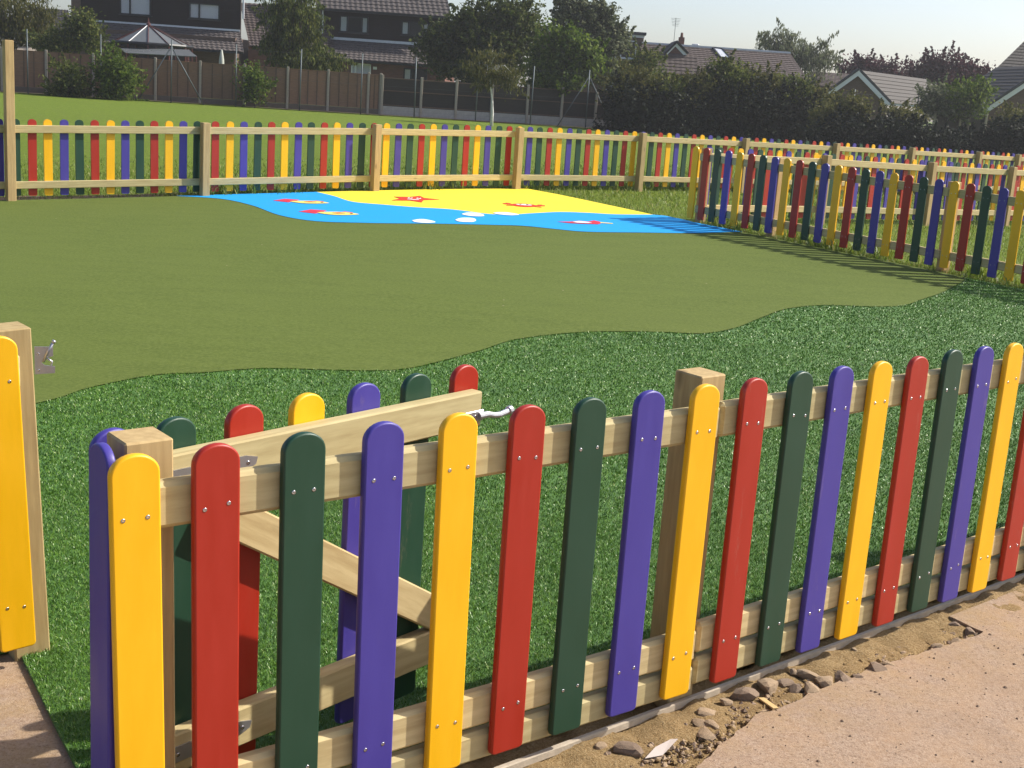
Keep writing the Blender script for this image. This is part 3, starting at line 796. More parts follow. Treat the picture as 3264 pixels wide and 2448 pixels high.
PD = {(c, h): picket_data(c, h) for c in ('yellow', 'red', 'green', 'blue') for h in (True, False)}
for c in ('yellow', 'red', 'green', 'blue'): PD[(c + '_worn', True)] = picket_data(c + '_worn', True)
def screw_mesh():
    V = [(0, .0006, 0)]; n = 8
    for r_, y in ((.0018, .0002), (.0045, -.0006), (.0048, .0012)):
        for k in range(n): V.append((r_ * math.cos(2 * math.pi * k / n), y, r_ * math.sin(2 * math.pi * k / n)))
    F = [[0, 1 + (k + 1) % n, 1 + k] for k in range(n)]
    for q in range(2):
        for k in range(n): F.append([1 + q * n + k, 1 + q * n + (k + 1) % n, 1 + (q + 1) * n + (k + 1) % n, 1 + (q + 1) * n + k])
    return mesh('screw', V, [f[::-1] for f in F], M['screw'], True)
SCREW = screw_mesh()
def add_picket(parent, x, y, z, rz, colour, hi=False, screws=False, tilt=0.0):
    base = parent.location
    o = obj('picket', PD[(colour, hi)], parent, (x - base.x, y - base.y, z - base.z), (0, tilt, rz))
    o['label'] = colour.replace('_worn', '') + ' round topped plastic picket'
    if screws:
        for sz in (.771, .126):
            for sx in (-.025, .025):
                obj('screw', SCREW, o, (sx + random.uniform(-.003, .003), -.0003, sz + random.uniform(-.004, .004)))
    return o
POST = mesh('post', *cbox(.1, .1, 1.25, .004), M['post'])
def add_post(parent, x, y, ztop, rz, me=None, h=1.25):
    b = parent.location
    return obj('post', me or POST, parent, (x - b.x, y - b.y, ztop - h / 2 - b.z), (0, 0, rz))
def add_rail(parent, a, b, z0, z1, h, ga=None, gb=None, ch=.005):
    L = parent.location; ga = gz(*a) if ga is None else ga; gb = gz(*b) if gb is None else gb
    return bar('rail', Vector((*a, ga + (z0 + z1) / 2)) - L, Vector((*b, gb + (z0 + z1) / 2)) - L, .038, h, M['rail'], parent, ch)
random.seed(7)
CYC = ['green', 'red', 'yellow', 'blue']

# foreground fence
NA = .6969
def near_off(a):                                            # the first bay stands slightly skew
    return .033 + (-.008 - .033) * (a + .965) / 1.66 if a < .70 else -.008 + .006 * (a - .7) / 1.5
nf = empty('picket_fence', (*near(.7, 0), 0))
al = [-.965, -.796, -.599, -.402, -.201, 0.0, .196, .398, .602, .799, 1.001, 1.193, 1.388, 1.583, 1.778, 1.965, 2.153, 2.345] + [2.54 + .195 * k for k in range(15)]
cn = ['yellow', 'red', 'green', 'blue'] * 9
a1 = math.atan2(-.041, 1.66) + NA; a2 = NA + .004
tl = [-.023, -.015, -.011, -.012, -.013, -.004]
for k, (a, c) in enumerate(zip(al, cn)):
    t_ = tl[k] if k < len(tl) else random.uniform(-.004, .004)
    x, y = near(a - .85 * math.tan(t_), near_off(a) - .004)
    add_picket(nf, x, y, .05 + random.uniform(-.004, .004), a1 if a < .7 else a2, c + ('_worn' if a > .7 and c in ('blue', 'red') else ''), True, True, t_)
for a0, a1_, zs_ in ((-.985, .69, ((.781, .878), (.128, .224), (.034, .114))), (.692, 3.1, ((.786, .883), (.148, .240), (.050, .134))), (3.102, 5.5, ((.786, .883), (.148, .240), (.050, .134)))):
    for z0, z1 in zs_:
        p0, p1 = near(a0, near_off(a0 + .01) + PT + .019 - .002), near(a1_, near_off(a1_ - .01) + PT + .019 - .002)
        r_ = add_rail(nf, p0, p1, z0, z1, z1 - z0, 0, 0, .010)
add_post(nf, *near(-.901, .030 + .108), .955, a1).rotation_euler = (0, -.015, a1)
add_post(nf, *near(.692, .103), .952, a2)
add_post(nf, *near(3.1, .106), .952, a2)
add_post(nf, *near(5.5, .112), .952, a2)
# blue end picket on the gate side of the corner post
ex, ey = near(-.986, .085)
e_ = add_picket(nf, *near(-.988 - PT, .110), .055, a1 - math.pi / 2, 'blue', True, False)
tag(nf, 'four coloured picket fence across the foreground, nearest of the fences', 'fence', 'coloured picket fences')

# latch side fence with its post
lf_ = empty('picket_fence', (-1.30, 3.38, 0))
ld = Vector((math.cos(.70), math.sin(.70))); ln = Vector((-ld.y, ld.x)); lo = Vector((-1.335, 3.345))
for k, c in enumerate(['yellow', 'blue', 'green', 'red', 'yellow']):
    q = lo - ld * .2 * k + ld * .004
    add_picket(lf_, q.x, q.y, .05, .70, c, True, k == 0, -.042)
q = lo + ld * .050 + ln * (.108); add_post(lf_, q.x, q.y, .955, .70).rotation_euler = (0, -.042, .70)
for z0, z1 in ((.80, .89), (.14, .24)):
    a_ = lo + ld * .03 + ln * .039; b_ = lo - ld * 1.0 + ln * .039
    add_rail(lf_, tuple(b_), tuple(a_), z0, z1, z1 - z0, 0, 0)
# latch keeper bolted to the gate side of the post
kp = MB()
def lk(x, z, y): return (x, y, z)
prof = [(0, -.045), (0, .055), (.062, .055), (.062, .022), (.046, .016), (.030, .012), (.024, -.004), (.034, -.012), (.068, -.016), (.068, -.040)]
V = [(x, 0, z) for x, z in prof] + [(x, .004, z) for x, z in prof]; n = len(prof)
kp.add(V, [[0, 1, 6, 7], [1, 2, 3, 4], [1, 4, 5, 6], [0, 7, 8, 9], [17, 16, 11, 10], [14, 13, 12, 11], [16, 15, 14, 11], [19, 18, 17, 10]] + [[i, i + n, (i + 1) % n + n, (i + 1) % n] for i in range(n)])
q = lo + ld * .088 + ln * .078
ko = kp.build('latch_keeper', M['metal'], lf_, (q.x + 1.30, q.y - 3.38, .855), (0, 0, .30)); ko.scale = (.78, .78, .78)
hm = MB(); hm.tube([(.030, -.008, .002), (.046, -.009, .040), (.064, -.010, .074)], [.005, .006, .005], 8); hm.tube([(.063, -.010, .072), (.068, -.010, .080)], .007, 8)
hm.tube([(.040, .008, .012), (.058, .008, .000), (.055, .008, -.016)], .004, 6)
hm.build('latch_arm', M['metal'], ko, smooth=True)
for z in (-.030, .030): obj('screw', SCREW, ko, (.012, -.001, z))
tag(lf_, 'end of picket fence with gate latch post, cut by left edge', 'fence', 'coloured picket fences')

# gate, standing open inwards
GA = math.atan2(3.351 - 2.629, -.132 + .711)
gt = empty('garden_gate', (-.711, 2.629, 0), GA)
# local frame: x along the gate from the hinge, -y towards the camera; picket inner faces at y=0
gc = ['blue', 'green', 'red', 'yellow', 'blue', 'green', 'red']
for k, c in enumerate(gc):
    o = obj('picket', PD[(c + ('_worn' if c in ('blue', 'green') and k > 3 else ''), True)], gt, (-.175 + .1855 * k + .004 + (.032 if k == 0 else 0), PT, .05), (0, 0, math.pi))
    o['label'] = c + ' picket on the far side of the gate'
def gbar(name, x0, z0, x1, z1, h, y=-.0205, w=.040, mm='rail'):
    d = Vector((x1 - x0, 0, z1 - z0))
    return obj(name, mesh(name, *cbox(d.length, w, h, .004), M[mm]), gt, ((x0 + x1) / 2, y, (z0 + z1) / 2), (0, -math.atan2(d.z, d.x), 0))
gbar('rail', -.075, .836, .965, .836, .096)
gbar('rail', -.075, .190, .965, .190, .096)
gbar('brace', .085, .742, .865, .262, .090, -.0225, .036, 'brace')
def strap(z, name='hinge_strap'):
    s = MB(); T = [(-.10, -.019), (.165, -.014), (.192, -.006), (.197, .010), (.165, .018), (-.10, .021)]
    V = [(x, -.0445, zz) for x, zz in T] + [(x, -.0405, zz) for x, zz in T]; n = len(T)
    s.add(V, [list(range(n)), list(range(2 * n - 1, n - 1, -1))] + [[i, i + n, (i + 1) % n + n, (i + 1) % n] for i in range(n)])
    s.tube([(-.10, -.046, -.03), (-.10, -.046, .03)], .009, 10)
    o = s.build(name, M['metal'], gt, (0, 0, z))
    for x in (-.01, .06, .17): obj('screw', SCREW, o, (x, -.0452, .001))
strap(.832); strap(.190)
# striker bar of the latch
st = MB(); st.box((.925, -.0435, .820), (.085, .006, .030), 0, .002)
st.tube([(.945, -.047, .820), (.980, -.050, .820), (1.000, -.054, .815), (1.020, -.057, .814), (1.045, -.058, .818), (1.056, -.058, .820)], [.010, .009, .0085, .0085, .0085, .0085], 10)
st.tube([(1.053, -.058, .8195), (1.056, -.058, .820), (1.067, -.058, .822), (1.071, -.058, .8226)], [.009, .0125, .0125, .009], 10)
so2 = st.build('striker_bar', M['metal'], gt, smooth=False)
for x in (.902, .932): obj('screw', SCREW, so2, (x, -.0468, .820))
tag(gt, 'open garden gate with diagonal brace and coloured pickets', 'gate')

# right hand fence, its pickets on our side
rf = empty('picket_fence', (*right(2.4, .03), gz(*right(2.4))))
rc = ['yellow', 'red', 'green', 'blue']
for k in range(34):
    x, y = right(.1902 * k, 0)
    add_picket(rf, x, y, gz(x, y) + .052, RA, rc[k % 4], k > 14, k > 12)
pk = [.09, 1.31, 3.73, 6.2]
for b in pk: x, y = right(b, PT + .038 + .05); add_post(rf, x, y, gz(x, y) + .94, RA)
for b0, b1 in zip(pk[:-1], pk[1:]):
    for z0, z1 in ((.785, .875), (.135, .225)):
        add_rail(rf, right(b0 - .03 if b0 < .2 else b0, PT + .019), right(b1 - .003, PT + .019), z0, z1, .09)
tag(rf, 'picket fence along the right, its shadow on the turf', 'fence', 'coloured picket fences')

# far fence: rails and posts on our side, pickets behind
ff = empty('picket_fence', (*far(7.5, 0), gz(*far(7.5))))
pa = [-2.85, -.28, 2.17, 4.76, 7.32, 9.92, 12.45, 15.0, 17.42, 19.82, 21.36, 23.6]
tall = mesh('post', *cbox(.1, .1, 2.3, .004), M['post'])
for i, a in enumerate(pa):
    x, y = far(a, -(PT + .038 + .05) + .02)
    if i == 1:
        o = add_post(ff, x, y, gz(x, y) + 1.84, FA, tall, 2.3); o['label'] = 'tall timber post standing twice the fence height'
    else: add_post(ff, x, y, gz(x, y) + .935, FA)
for a0, a1_ in zip(pa[:-1], pa[1:]):
    for z0, z1 in ((.788, .878), (.135, .222)):
        add_rail(ff, far(a0 + .002, -.019), far(a1_ - .002, -.019), z0, z1, z1 - z0)
s_of = lambda k: (.008 + .1905 * k if k < 12 else 2.36 + .2015 * (k - 12))
for k in range(-13, 118):
    a = s_of(k)
    if a > 23.4: break
    x, y = far(a, PT)
    add_picket(ff, x, y, gz(x, y) + .05, FA + math.pi, CYC[(k + 1) % 4], False, False, random.uniform(-.006, .006))
tag(ff, 'long picket fence across the far side with one tall post', 'fence', 'coloured picket fences')

# fence running back to the right from the corner of the right hand fence
BA = R(40)
def back(a, p=0): return (2.15 + math.cos(BA) * a - math.sin(BA) * p, 16.55 + math.sin(BA) * a + math.cos(BA) * p)
bf = empty('picket_fence', (*back(4, 0), gz(*back(4))))
pb = [.12, 2.50, 5.07, 7.35, 9.9]
for a in pb[1:]:
    x, y = back(a, -.088); add_post(bf, x, y, gz(x, y) + .93, BA)
for a0, a1_ in zip(pb[:-1], pb[1:]):
    for z0, z1 in ((.788, .878), (.135, .222)):
        add_rail(bf, back(a0 + .002, -.019), back(a1_ - .002, -.019), z0, z1, z1 - z0)
for k in range(48):
    x, y = back(.22 + .196 * k, PT)
    add_picket(bf, x, y, gz(x, y) + .05, BA + math.pi, ['blue', 'green', 'red', 'yellow'][k % 4])
tag(bf, 'picket fence running away behind the right fence from its corner', 'fence', 'coloured picket fences')

# ------------------------------------------------------------------ turf pile and grass blades
def blades(name, pts, hmin, hmax, wid, mm, label, seed, lean=0.5, base_dz=0.0):
    """pts: n x 2 array; each blade a bent strip of two triangles plus tip"""
    rg = np.random.default_rng(seed); n = len(pts)
    z = np.concatenate([gza(c) for c in np.array_split(pts, max(1, n // 20000))]) + base_dz
    ang = rg.uniform(0, 2 * math.pi, n); h = rg.uniform(hmin, hmax, n); w = wid * rg.uniform(.6, 1.3, n)
    if np.ndim(wid): w = wid * rg.uniform(.6, 1.3, n)
    la = rg.uniform(0, 2 * math.pi, n); ll = h * lean * rg.uniform(.2, 1.4, n)
    dx, dy = np.cos(ang) * w / 2, np.sin(ang) * w / 2
    mx, my = np.cos(la) * ll, np.sin(la) * ll
    V = np.empty((n, 5, 3))
    V[:, 0] = np.column_stack([pts[:, 0] - dx, pts[:, 1] - dy, z]); V[:, 1] = np.column_stack([pts[:, 0] + dx, pts[:, 1] + dy, z])
    V[:, 2] = np.column_stack([pts[:, 0] + dx * .9 + mx * .35, pts[:, 1] + dy * .9 + my * .35, z + h * .62]); V[:, 3] = np.column_stack([pts[:, 0] - dx * .9 + mx * .35, pts[:, 1] - dy * .9 + my * .35, z + h * .62])
    V[:, 4] = np.column_stack([pts[:, 0] + mx, pts[:, 1] + my, z + h * rg.uniform(.8, 1.0, n)])
    me = bpy.data.meshes.new(name); me.vertices.add(n * 5); me.vertices.foreach_set('co', V.ravel())
    b = (np.arange(n) * 5)[:, None]
    loops = np.concatenate([b + np.array([0, 1, 2, 3]), b + np.array([3, 2, 4])], axis=1).ravel().astype(np.int32)
    me.loops.add(n * 7); me.loops.foreach_set('vertex_index', loops)
    st_ = np.empty(n * 2, np.int32); st_[0::2] = np.arange(n) * 7; st_[1::2] = np.arange(n) * 7 + 4
    me.polygons.add(n * 2); me.polygons.foreach_set('loop_start', st_)
    me.materials.append(mm); me.update(); me.validate()
    return tag(obj(name, me), label, kind='stuff')

def in_poly(P, poly):
    r = np.zeros(len(P), bool); j = len(poly) - 1
    for i in range(len(poly)):
        xi, yi = poly[i]; xj, yj = poly[j]
        c = ((yi > P[:, 1]) != (yj > P[:, 1]))
        with np.errstate(divide='ignore', invalid='ignore'):
            r ^= c & (P[:, 0] < (xj - xi) * (P[:, 1] - yi) / (yj - yi) + xi)
        j = i
    return r
def turf_pile():
    rg = np.random.default_rng(11); chunks, wid = [], []
    for y0, y1, dens, w in ((2.2, 3.6, 42000, .0017), (3.6, 5.0, 32000, .0020), (5.0, 6.8, 15000, .0032), (6.8, 9.0, 9000, .0042), (9.0, 14.0, 5000, .0062)):
        xa, xb = -.42 * y1 - .3, .42 * y1 + 1.3
        n = int((xb - xa) * (y1 - y0) * dens)
        P = np.column_stack([rg.uniform(xa, xb, n), rg.uniform(y0, y1, n)])
        P = P[in_poly(P, turf_poly)]
        chunks.append(P); wid.append(np.full(len(P), w))
    P = np.concatenate(chunks)
    blades('turf_pile', P, .007, .0145, np.concatenate(wid), M['turf_fibre'], 'dark green glossy fibres of the long pile turf', 3, 1.0)
turf_pile()
def field_grass():
    rg = np.random.default_rng(5); out = []
    # behind the far fence, thicker at its foot
    n = 60000
    a = rg.uniform(-3, 24, n); p = np.abs(rg.normal(0, 2.6, n)) + .02
    out.append(np.column_stack([-5.877 + math.cos(FA) * a - math.sin(FA) * p, 15.457 + math.sin(FA) * a + math.cos(FA) * p]))
    n = 16000
    a = rg.uniform(1.6, 24, n); p = np.abs(rg.normal(0, .20, n)) + .02
    out.append(np.column_stack([-5.877 + math.cos(FA) * a - math.sin(FA) * p, 15.457 + math.sin(FA) * a + math.cos(FA) * p]))
    # the corner patch and the strip beyond the right fence
    n = 60000
    P = np.column_stack([rg.uniform(-.5, 12, n), rg.uniform(10, 27, n)])
    ok = ~in_poly(P, yel_poly) & ~in_poly(P, blue_poly) & ~in_poly(P, olive_poly) & ~in_poly(P, turf_poly)
    fd = (P[:, 0] + 5.877) * -math.sin(FA) + (P[:, 1] - 15.457) * math.cos(FA)
    rd = (P[:, 0] - 2.105) * -math.sin(RA) + (P[:, 1] - 16.511) * math.cos(RA)
    out.append(P[ok & (fd < 0) & ((rd > .05) | (P[:, 1] > 16.6))])
    n = 5000
    b = rg.uniform(.1, 5.5, n); p = np.abs(rg.normal(0, .1, n)) + .03
    out.append(np.column_stack([2.105 + math.cos(RA) * b - math.sin(RA) * p, 16.511 + math.sin(RA) * b + math.cos(RA) * p]))
    P = np.concatenate(out)
    wd = .0025 + .0006 * np.abs(P[:, 1] - 10)
    blades('field_grass', P, .025, .075, wd, M['blade'], 'ragged field grass around the far fences', 9, .9, -.02)
    # taller tufts at the foot of the fences
    tu = []
    for _ in range(190):
        if rg.random() < .7:
            a = rg.uniform(2.0, 23); q = far(a, rg.normal(.22, .16))
        else: q = right(rg.uniform(.3, 5.2), abs(rg.normal(.12, .1)) + .04)
        k = rg.integers(14, 40); r_ = rg.uniform(.04, .12)
        tu.append(np.column_stack([rg.normal(q[0], r_, k), rg.normal(q[1], r_, k)]))
    P = np.concatenate(tu)
    blades('grass_tufts', P, .07, .20, .012, M['blade'], 'long uncut grass tufts at the foot of the fences', 21, .7, -.02)
field_grass()

# ------------------------------------------------------------------ garden boundary at the back of the field
def fence_y(x): return 62.5 + .25 * (x + 8)
FSL = math.atan(.25)
def on_line(px, off=0.0):
    """point of the boundary line seen at picture column px (row near the fence foot)"""
    d = fw + (px - 1632) / CF * rt + (1224 - 330) / CF * up
    # off is the distance in front of the line
    c = 62.5 + .25 * 8 - off * math.hypot(1, .25)
    t = c / (d.y - .25 * d.x)
    return Vector((d.x * t, d.y * t, 0))
strip('flower_bed', [(-30, fence_y(-30) - .4), (-18, fence_y(-18) - .5), (-8, fence_y(-8) - .5), (0, fence_y(0) - .5), (8, fence_y(8) - .6), (30, fence_y(30) - .8)], .75, .5, .02, M['bed'], 'dark untidy soil bed along the garden fences')

def lap_panel(width, height, mm, n=14):
    """overlapping horizontal slats, local x along, z up, front at -y"""
    g = MB(); hh = height / n
    for k in range(n):
        z0 = k * hh; V, F = cbox0(width, .008, hh + .012)
        g.add(V, F, Matrix.Translation((0, -.004 - .010 * (k % 1), z0 + hh / 2)) @ Matrix.Rotation(R(-7), 4, 'X'))
    return mesh('slats', g.v, g.f, mm)
def boundary():
    px_posts = [-300, -150, 8, 149, 298, 495, 637, 778, 915, 1044, 1172, 1211]
    pf_ = empty('panel_fence', on_line(640))
    L = pf_.location
    P = [on_line(p) for p in px_posts]
    slat_cache = {}
    cp = mesh('concrete_post', *cbox(.11, .11, 2.05, .012), M['conc_post'])
    for i, q in enumerate(P):
        obj('concrete_post', cp, pf_, (q.x - L.x, q.y - L.y, .90), (0, 0, FSL))
    for a, b in zip(P[:-1], P[1:]):
        d = b - a; w = d.length - .12; mid = (a + b) / 2 - L
        pn = obj('panel', lap_panel(w, 1.56, M['panel'], 13), pf_, (mid.x, mid.y, .26), (0, 0, math.atan2(d.y, d.x)))
        nb = max(2, round(w / .47))
        bm_ = mesh('batten', *cbox(.045, .022, 1.56, .003), M['batten'])
        for k in range(nb + 1):
            obj('batten', bm_, pn, (-w / 2 + .03 + (w - .06) * k / nb, -.028, .78))
        obj('capping', mesh('capping', *cbox(w, .06, .022, .004), M['panel']), pn, (0, -.01, 1.575))
        obj('gravel_board', mesh('gravel_board', *cbox(w, .05, .25, .006), M['gravel_board_brown']), pf_, (mid.x, mid.y, .125), (0, 0, math.atan2(d.y, d.x)))
    tag(pf_, 'brown lap panel fence with concrete posts behind the field, left part', 'fence')
    px2 = [1216, 1341, 1453, 1567, 1681, 1791, 1900, 1990]
    df = empty('panel_fence', on_line(1567)); L = df.location
    P = [on_line(p, .06) for p in px2]
    cp2 = mesh('concrete_post', *cbox(.12, .12, 1.98, .012), M['conc_post'])
    for q in P: obj('concrete_post', cp2, df, (q.x - L.x, q.y - L.y, .87), (0, 0, FSL))
    for a, b in zip(P[:-1], P[1:]):
        d = b - a; w = d.length - .13; mid = (a + b) / 2 - L; rz = math.atan2(d.y, d.x)
        pn = obj('panel', lap_panel(w, 1.32, M['panel_dark'], 11), df, (mid.x, mid.y + .04, .42), (0, 0, rz))
        for z in (.05, .72, 1.30): obj('cross_rail', mesh('cross_rail', *cbox(w, .035, .045, .004), M['batten']), pn, (0, -.035, z))
        obj('gravel_board', mesh('gravel_board', *cbox(w, .05, .42, .006), M['gravel_board']), df, (mid.x, mid.y, .21), (0, 0, rz))
    tag(df, 'dark panel fence on pale concrete gravel boards behind the white birch', 'fence')
    # grey panel fence at the far right
    px3 = [2985, 3068, 3150]
    gf = empty('panel_fence', on_line(3068, 2.0)); L = gf.location
    P = [on_line(p, 2.0) for p in px3]
    for q in P: obj('concrete_post', cp2, gf, (q.x - L.x, q.y - L.y, .95), (0, 0, FSL))
    for a, b in zip(P[:-1], P[1:]):
        d = b - a; w = d.length - .13; mid = (a + b) / 2 - L
        obj('panel', lap_panel(w, 1.65, M['panel_dark'], 12), gf, (mid.x, mid.y, .2), (0, 0, math.atan2(d.y, d.x)))
    tag(gf, 'dim grey panel fence between hedges at the far right', 'fence')
boundary()
def steel_posts():
    # chain link line: posts, stays and line wires, one fence
    px = [-60, 90, 322, 545, 752, 955, 1150, 1322, 1518, 1694, 1872, 2050, 2182, 2355, 2548, 2720, 2925, 3135, 3330]
    tops = [110, 120, 118, 117, 130, 165, 175, 200, 215, 215, 225, 235, 240, 240, 255, 262, 272, 290, 310]
    P = [on_line(p, 1.0) for p in px]
    root = empty('chain_link_fence', P[4]); L = root.location
    H = 2.75
    for i, q in enumerate(P):
        g = MB(); g.tube([(0, 0, -.1), (0, 0, H)], .030, 8)
        g.build('steel_post', M['steel_post'], root, (q.x - L.x, q.y - L.y, 0), (R(random.uniform(-.6, .6)), R(random.uniform(-.6, .6)), 0), True)
    for i in (3, 10, 15):
        for s_ in (-1, 1):
            q = P[i] - L; d = (P[i + 1] - P[i - 1]).normalized()
            g = MB(); e = q + d * 1.45 * s_
            g.tube([(q.x, q.y, 2.45), (e.x, e.y, -.05)], .024, 8); g.build('stay', M['steel_post'], root, smooth=True)
    for z in (.25, 1.35, 2.55):
        g = MB()
        for a, b in zip(P[:-1], P[1:]): g.tube([Vector((a.x, a.y, z)) - Vector((L.x, L.y, 0)), Vector((b.x, b.y, z)) - Vector((L.x, L.y, 0))], .0025, 4, False)
        g.build('line_wire', M['steel_post'], root)
    tag(root, 'tall thin steel chain link posts with stays before the garden fences', 'fence')
steel_posts()

# ------------------------------------------------------------------ houses
def tile_roof(name, a, b, c, d, mm, parent, tile=.30, course=.32, amp=.028, thick=.06):
    """a,b eaves left/right; d,c ridge left/right. Rows of overlapping wavy tiles as one roof mesh"""
    L = parent.location
    a, b, c, d = [Vector(p) - L for p in (a, b, c, d)]
    wid = max((b - a).length, (c - d).length); hgt = ((d - a).length + (c - b).length) / 2
    nr = max(2, round(hgt / course)); nc = max(4, round(wid / tile)) * 4
    nrm = (b - a).cross(d - a).normalized()
    if nrm.z < 0: nrm = -nrm
    V, F = [], []
    for r_ in range(nr):
        for t, lift in ((r_ / nr, .030), ((r_ + 1) / nr, .0)):
            for i in range(nc + 1):
                u = i / nc
                p = (a + (b - a) * u) * (1 - t) + (d + (c - d) * u) * t
                V.append(p + nrm * (lift + amp * .5 * math.cos(i / 4 * 2 * math.pi)))
        base = r_ * 2 * (nc + 1)
        for i in range(nc):
            F.append([base + i, base + i + 1, base + nc + 2 + i, base + nc + 1 + i])
            if r_: F.append([base - (nc + 1) + i, base - (nc + 1) + i + 1, base + i + 1, base + i])
    n0 = len(V)
    for p in (a, b, c, d): V.append(p - nrm * thick)
    F.append([n0 + 3, n0 + 2, n0 + 1, n0])
    return obj(name, mesh(name, V, F, mm), parent)
def clad_wall(name, x0, x1, z0, z1, Y, mm, parent, board=.16):
    L = parent.location; g = MB(); n = max(1, round((z1 - z0) / board)); h = (z1 - z0) / n
    for k in range(n):
        V, F = cbox0(x1 - x0, .02, h + .01)
        g.add(V, F, Matrix.Translation(((x0 + x1) / 2 - L.x, Y - L.y, z0 + h * (k + .5) - L.z)) @ Matrix.Rotation(R(-5), 4, 'X'))
    V, F = cbox0(x1 - x0, .2, z1 - z0); g.add(V, F, Matrix.Translation(((x0 + x1) / 2 - L.x, Y + .12 - L.y, (z0 + z1) / 2 - L.z)))
    return g.build(name, mm, parent)
def wall_box(name, x0, x1, y0, y1, z0, z1, mm, parent):
    L = parent.location
    return obj(name, mesh(name, *cbox0(x1 - x0, y1 - y0, z1 - z0), mm), parent, ((x0 + x1) / 2 - L.x, (y0 + y1) / 2 - L.y, (z0 + z1) / 2 - L.z))
def window(parent, x0, x1, z0, z1, Y, mull, frame, fills):
    """frame with mullions at the given fractions; fills: one curtain or room material per light"""
    L = parent.location; w, h = x1 - x0, z1 - z0; t = .07
    g = MB()
    for (cx, cz, sx, sz) in ((0, -h / 2 + t / 2, w, t), (0, h / 2 - t / 2, w, t), (-w / 2 + t / 2, 0, t, h), (w / 2 - t / 2, 0, t, h)):
        g.box((cx, 0, cz), (sx, .10, sz))
    for f in mull: g.box((-w / 2 + w * f, 0, 0), (.09, .10, h))
    o = g.build('window', M[frame], parent, ((x0 + x1) / 2 - L.x, Y - .05 - L.y, (z0 + z1) / 2 - L.z))
    e = [0] + list(mull) + [1]
    for k in range(len(e) - 1):
        cx = -w / 2 + w * (e[k] + e[k + 1]) / 2; pw = w * (e[k + 1] - e[k]) - .08
        obj('curtain', mesh('curtain', *cbox0(pw, .01, h - t), M[fills[k]]), o, (cx, .03, 0))
        obj('pane', mesh('pane', *cbox0(pw, .008, h - t), M['glass']), o, (cx, -.015, 0))
    obj('sill', mesh('sill', *cbox0(w + .12, .16, .05), M[frame]), o, (0, -.03, -h / 2 - .02))
    return o
def X(px, py, Y): return at(px, py, Y).x
def Z(px, py, Y): return at(px, py, Y).z

# left house with the conservatory
YA = 76.0
ha = empty('house', (X(520, 200, YA), YA, 0))
xl, xr = X(258, 80, YA), X(766, 90, YA)
clad_wall('upper_wall', xl, xr, Z(520, 84, YA) - .3, 7.6, YA, M['cladding'], ha)
wall_box('wall', xl, xr, YA - 1.2, YA + 7, -.1, Z(520, 84, YA) - .4, M['brick_brown'], ha)
ze, zr = Z(520, 148, YA - 2.2), Z(520, 84, YA) - .02
tile_roof('roof', (X(300, 140, YA - 2.2), YA - 2.2, ze), (X(778, 158, YA - 2.2), YA - 2.2, ze), (xr, YA - .03, zr), (xl + .2, YA - .03, zr), M['tile_brown'], ha)
wall_box('flashing', xl + .2, xr, YA - .10, YA - .03, zr + .02, zr + .12, M['lead'], ha)
wall_box('gutter', X(300, 140, YA - 2.2), X(778, 158, YA - 2.2), YA - 2.36, YA - 2.22, ze - .12, ze - .01, M['black_paint'], ha)
wall_box('gable_end', xl - .55, xl, YA, YA + 6, 0, 7.4, M['brick_brown'], ha)
tile_roof('roof', (xl - .6, YA - .4, 7.5), (xr + .3, YA - .4, 7.5), (xr + .3, YA + 4, 10.5), (xl - .6, YA + 4, 10.5), M['tile_brown'], ha)
window(ha, X(383, 20, YA), X(482, 20, YA), Z(430, 48, YA), Z(430, -25, YA), YA, [.33], 'black_paint', ['curtain', 'curtain'])
window(ha, X(604, 40, YA), X(701, 40, YA), Z(650, 62, YA), Z(650, 11, YA), YA, [.33], 'black_paint', ['curtain', 'curtain'])
g = MB(); g.tube([(X(778, 30, YA) - ha.location.x, -.15, Z(778, 60, YA)), (X(778, 30, YA) - ha.location.x, -.15, 7.4)], .06, 8); g.build('downpipe', M['lead'], ha)
tag(ha, 'dark timber clad house behind the conservatory at the left', 'house')
# link roof between the two clad houses
YL = 79.0
hl = empty('garage', (X(860, 120, YL), YL, 0))
x0, x1 = X(772, 150, YL - 3), X(1040, 160, YL - 3)
wall_box('wall', x0 + .3, x1, YL - 2.8, YL + 3, -.1, Z(860, 152, YL - 3), M['brick_red'], hl)
tile_roof('roof', (X(796, 149, YL - 3), YL - 3, Z(860, 150, YL - 3)), (x1, YL - 3, Z(860, 150, YL - 3)), (x1, YL + 1.5, Z(860, 14, YL + 1.5)), (X(764, 14, YL + 1.5), YL + 1.5, Z(860, 14, YL + 1.5)), M['tile_red'], hl)
tag(hl, 'low red brown tiled garage roof linking the two dark clad houses', 'garage')
# middle house
YB = 78.0
hb = empty('house', (X(1230, 150, YB), YB, 0))
xl, xr = X(1022, 100, YB), X(1432, 130, YB)
zr = Z(1230, 138, YB); z_e = Z(1230, 40, YB)
clad_wall('upper_wall', xl, xr, zr - .3, z_e, YB, M['cladding'], hb)
tile_roof('roof', (X(1006, 19, YB - .5), YB - .5, z_e - .02), (X(1440, 59, YB - .5), YB - .5, z_e - .02), (X(1390, -70, YB + 3.4), YB + 3.4, z_e + 3.5), (X(1000, -110, YB + 3.4), YB + 3.4, z_e + 3.5), M['tile_brown'], hb)
wall_box('gutter', X(1006, 19, YB - .5), X(1438, 59, YB - .5), YB - .66, YB - .52, z_e - .14, z_e - .03, M['black_paint'], hb)
ze = Z(1230, 197, YB - 2.4)
wall_box('wall', xl, xr, YB - 2.1, YB + 7, -.1, ze - .02, M['brick_red'], hb)
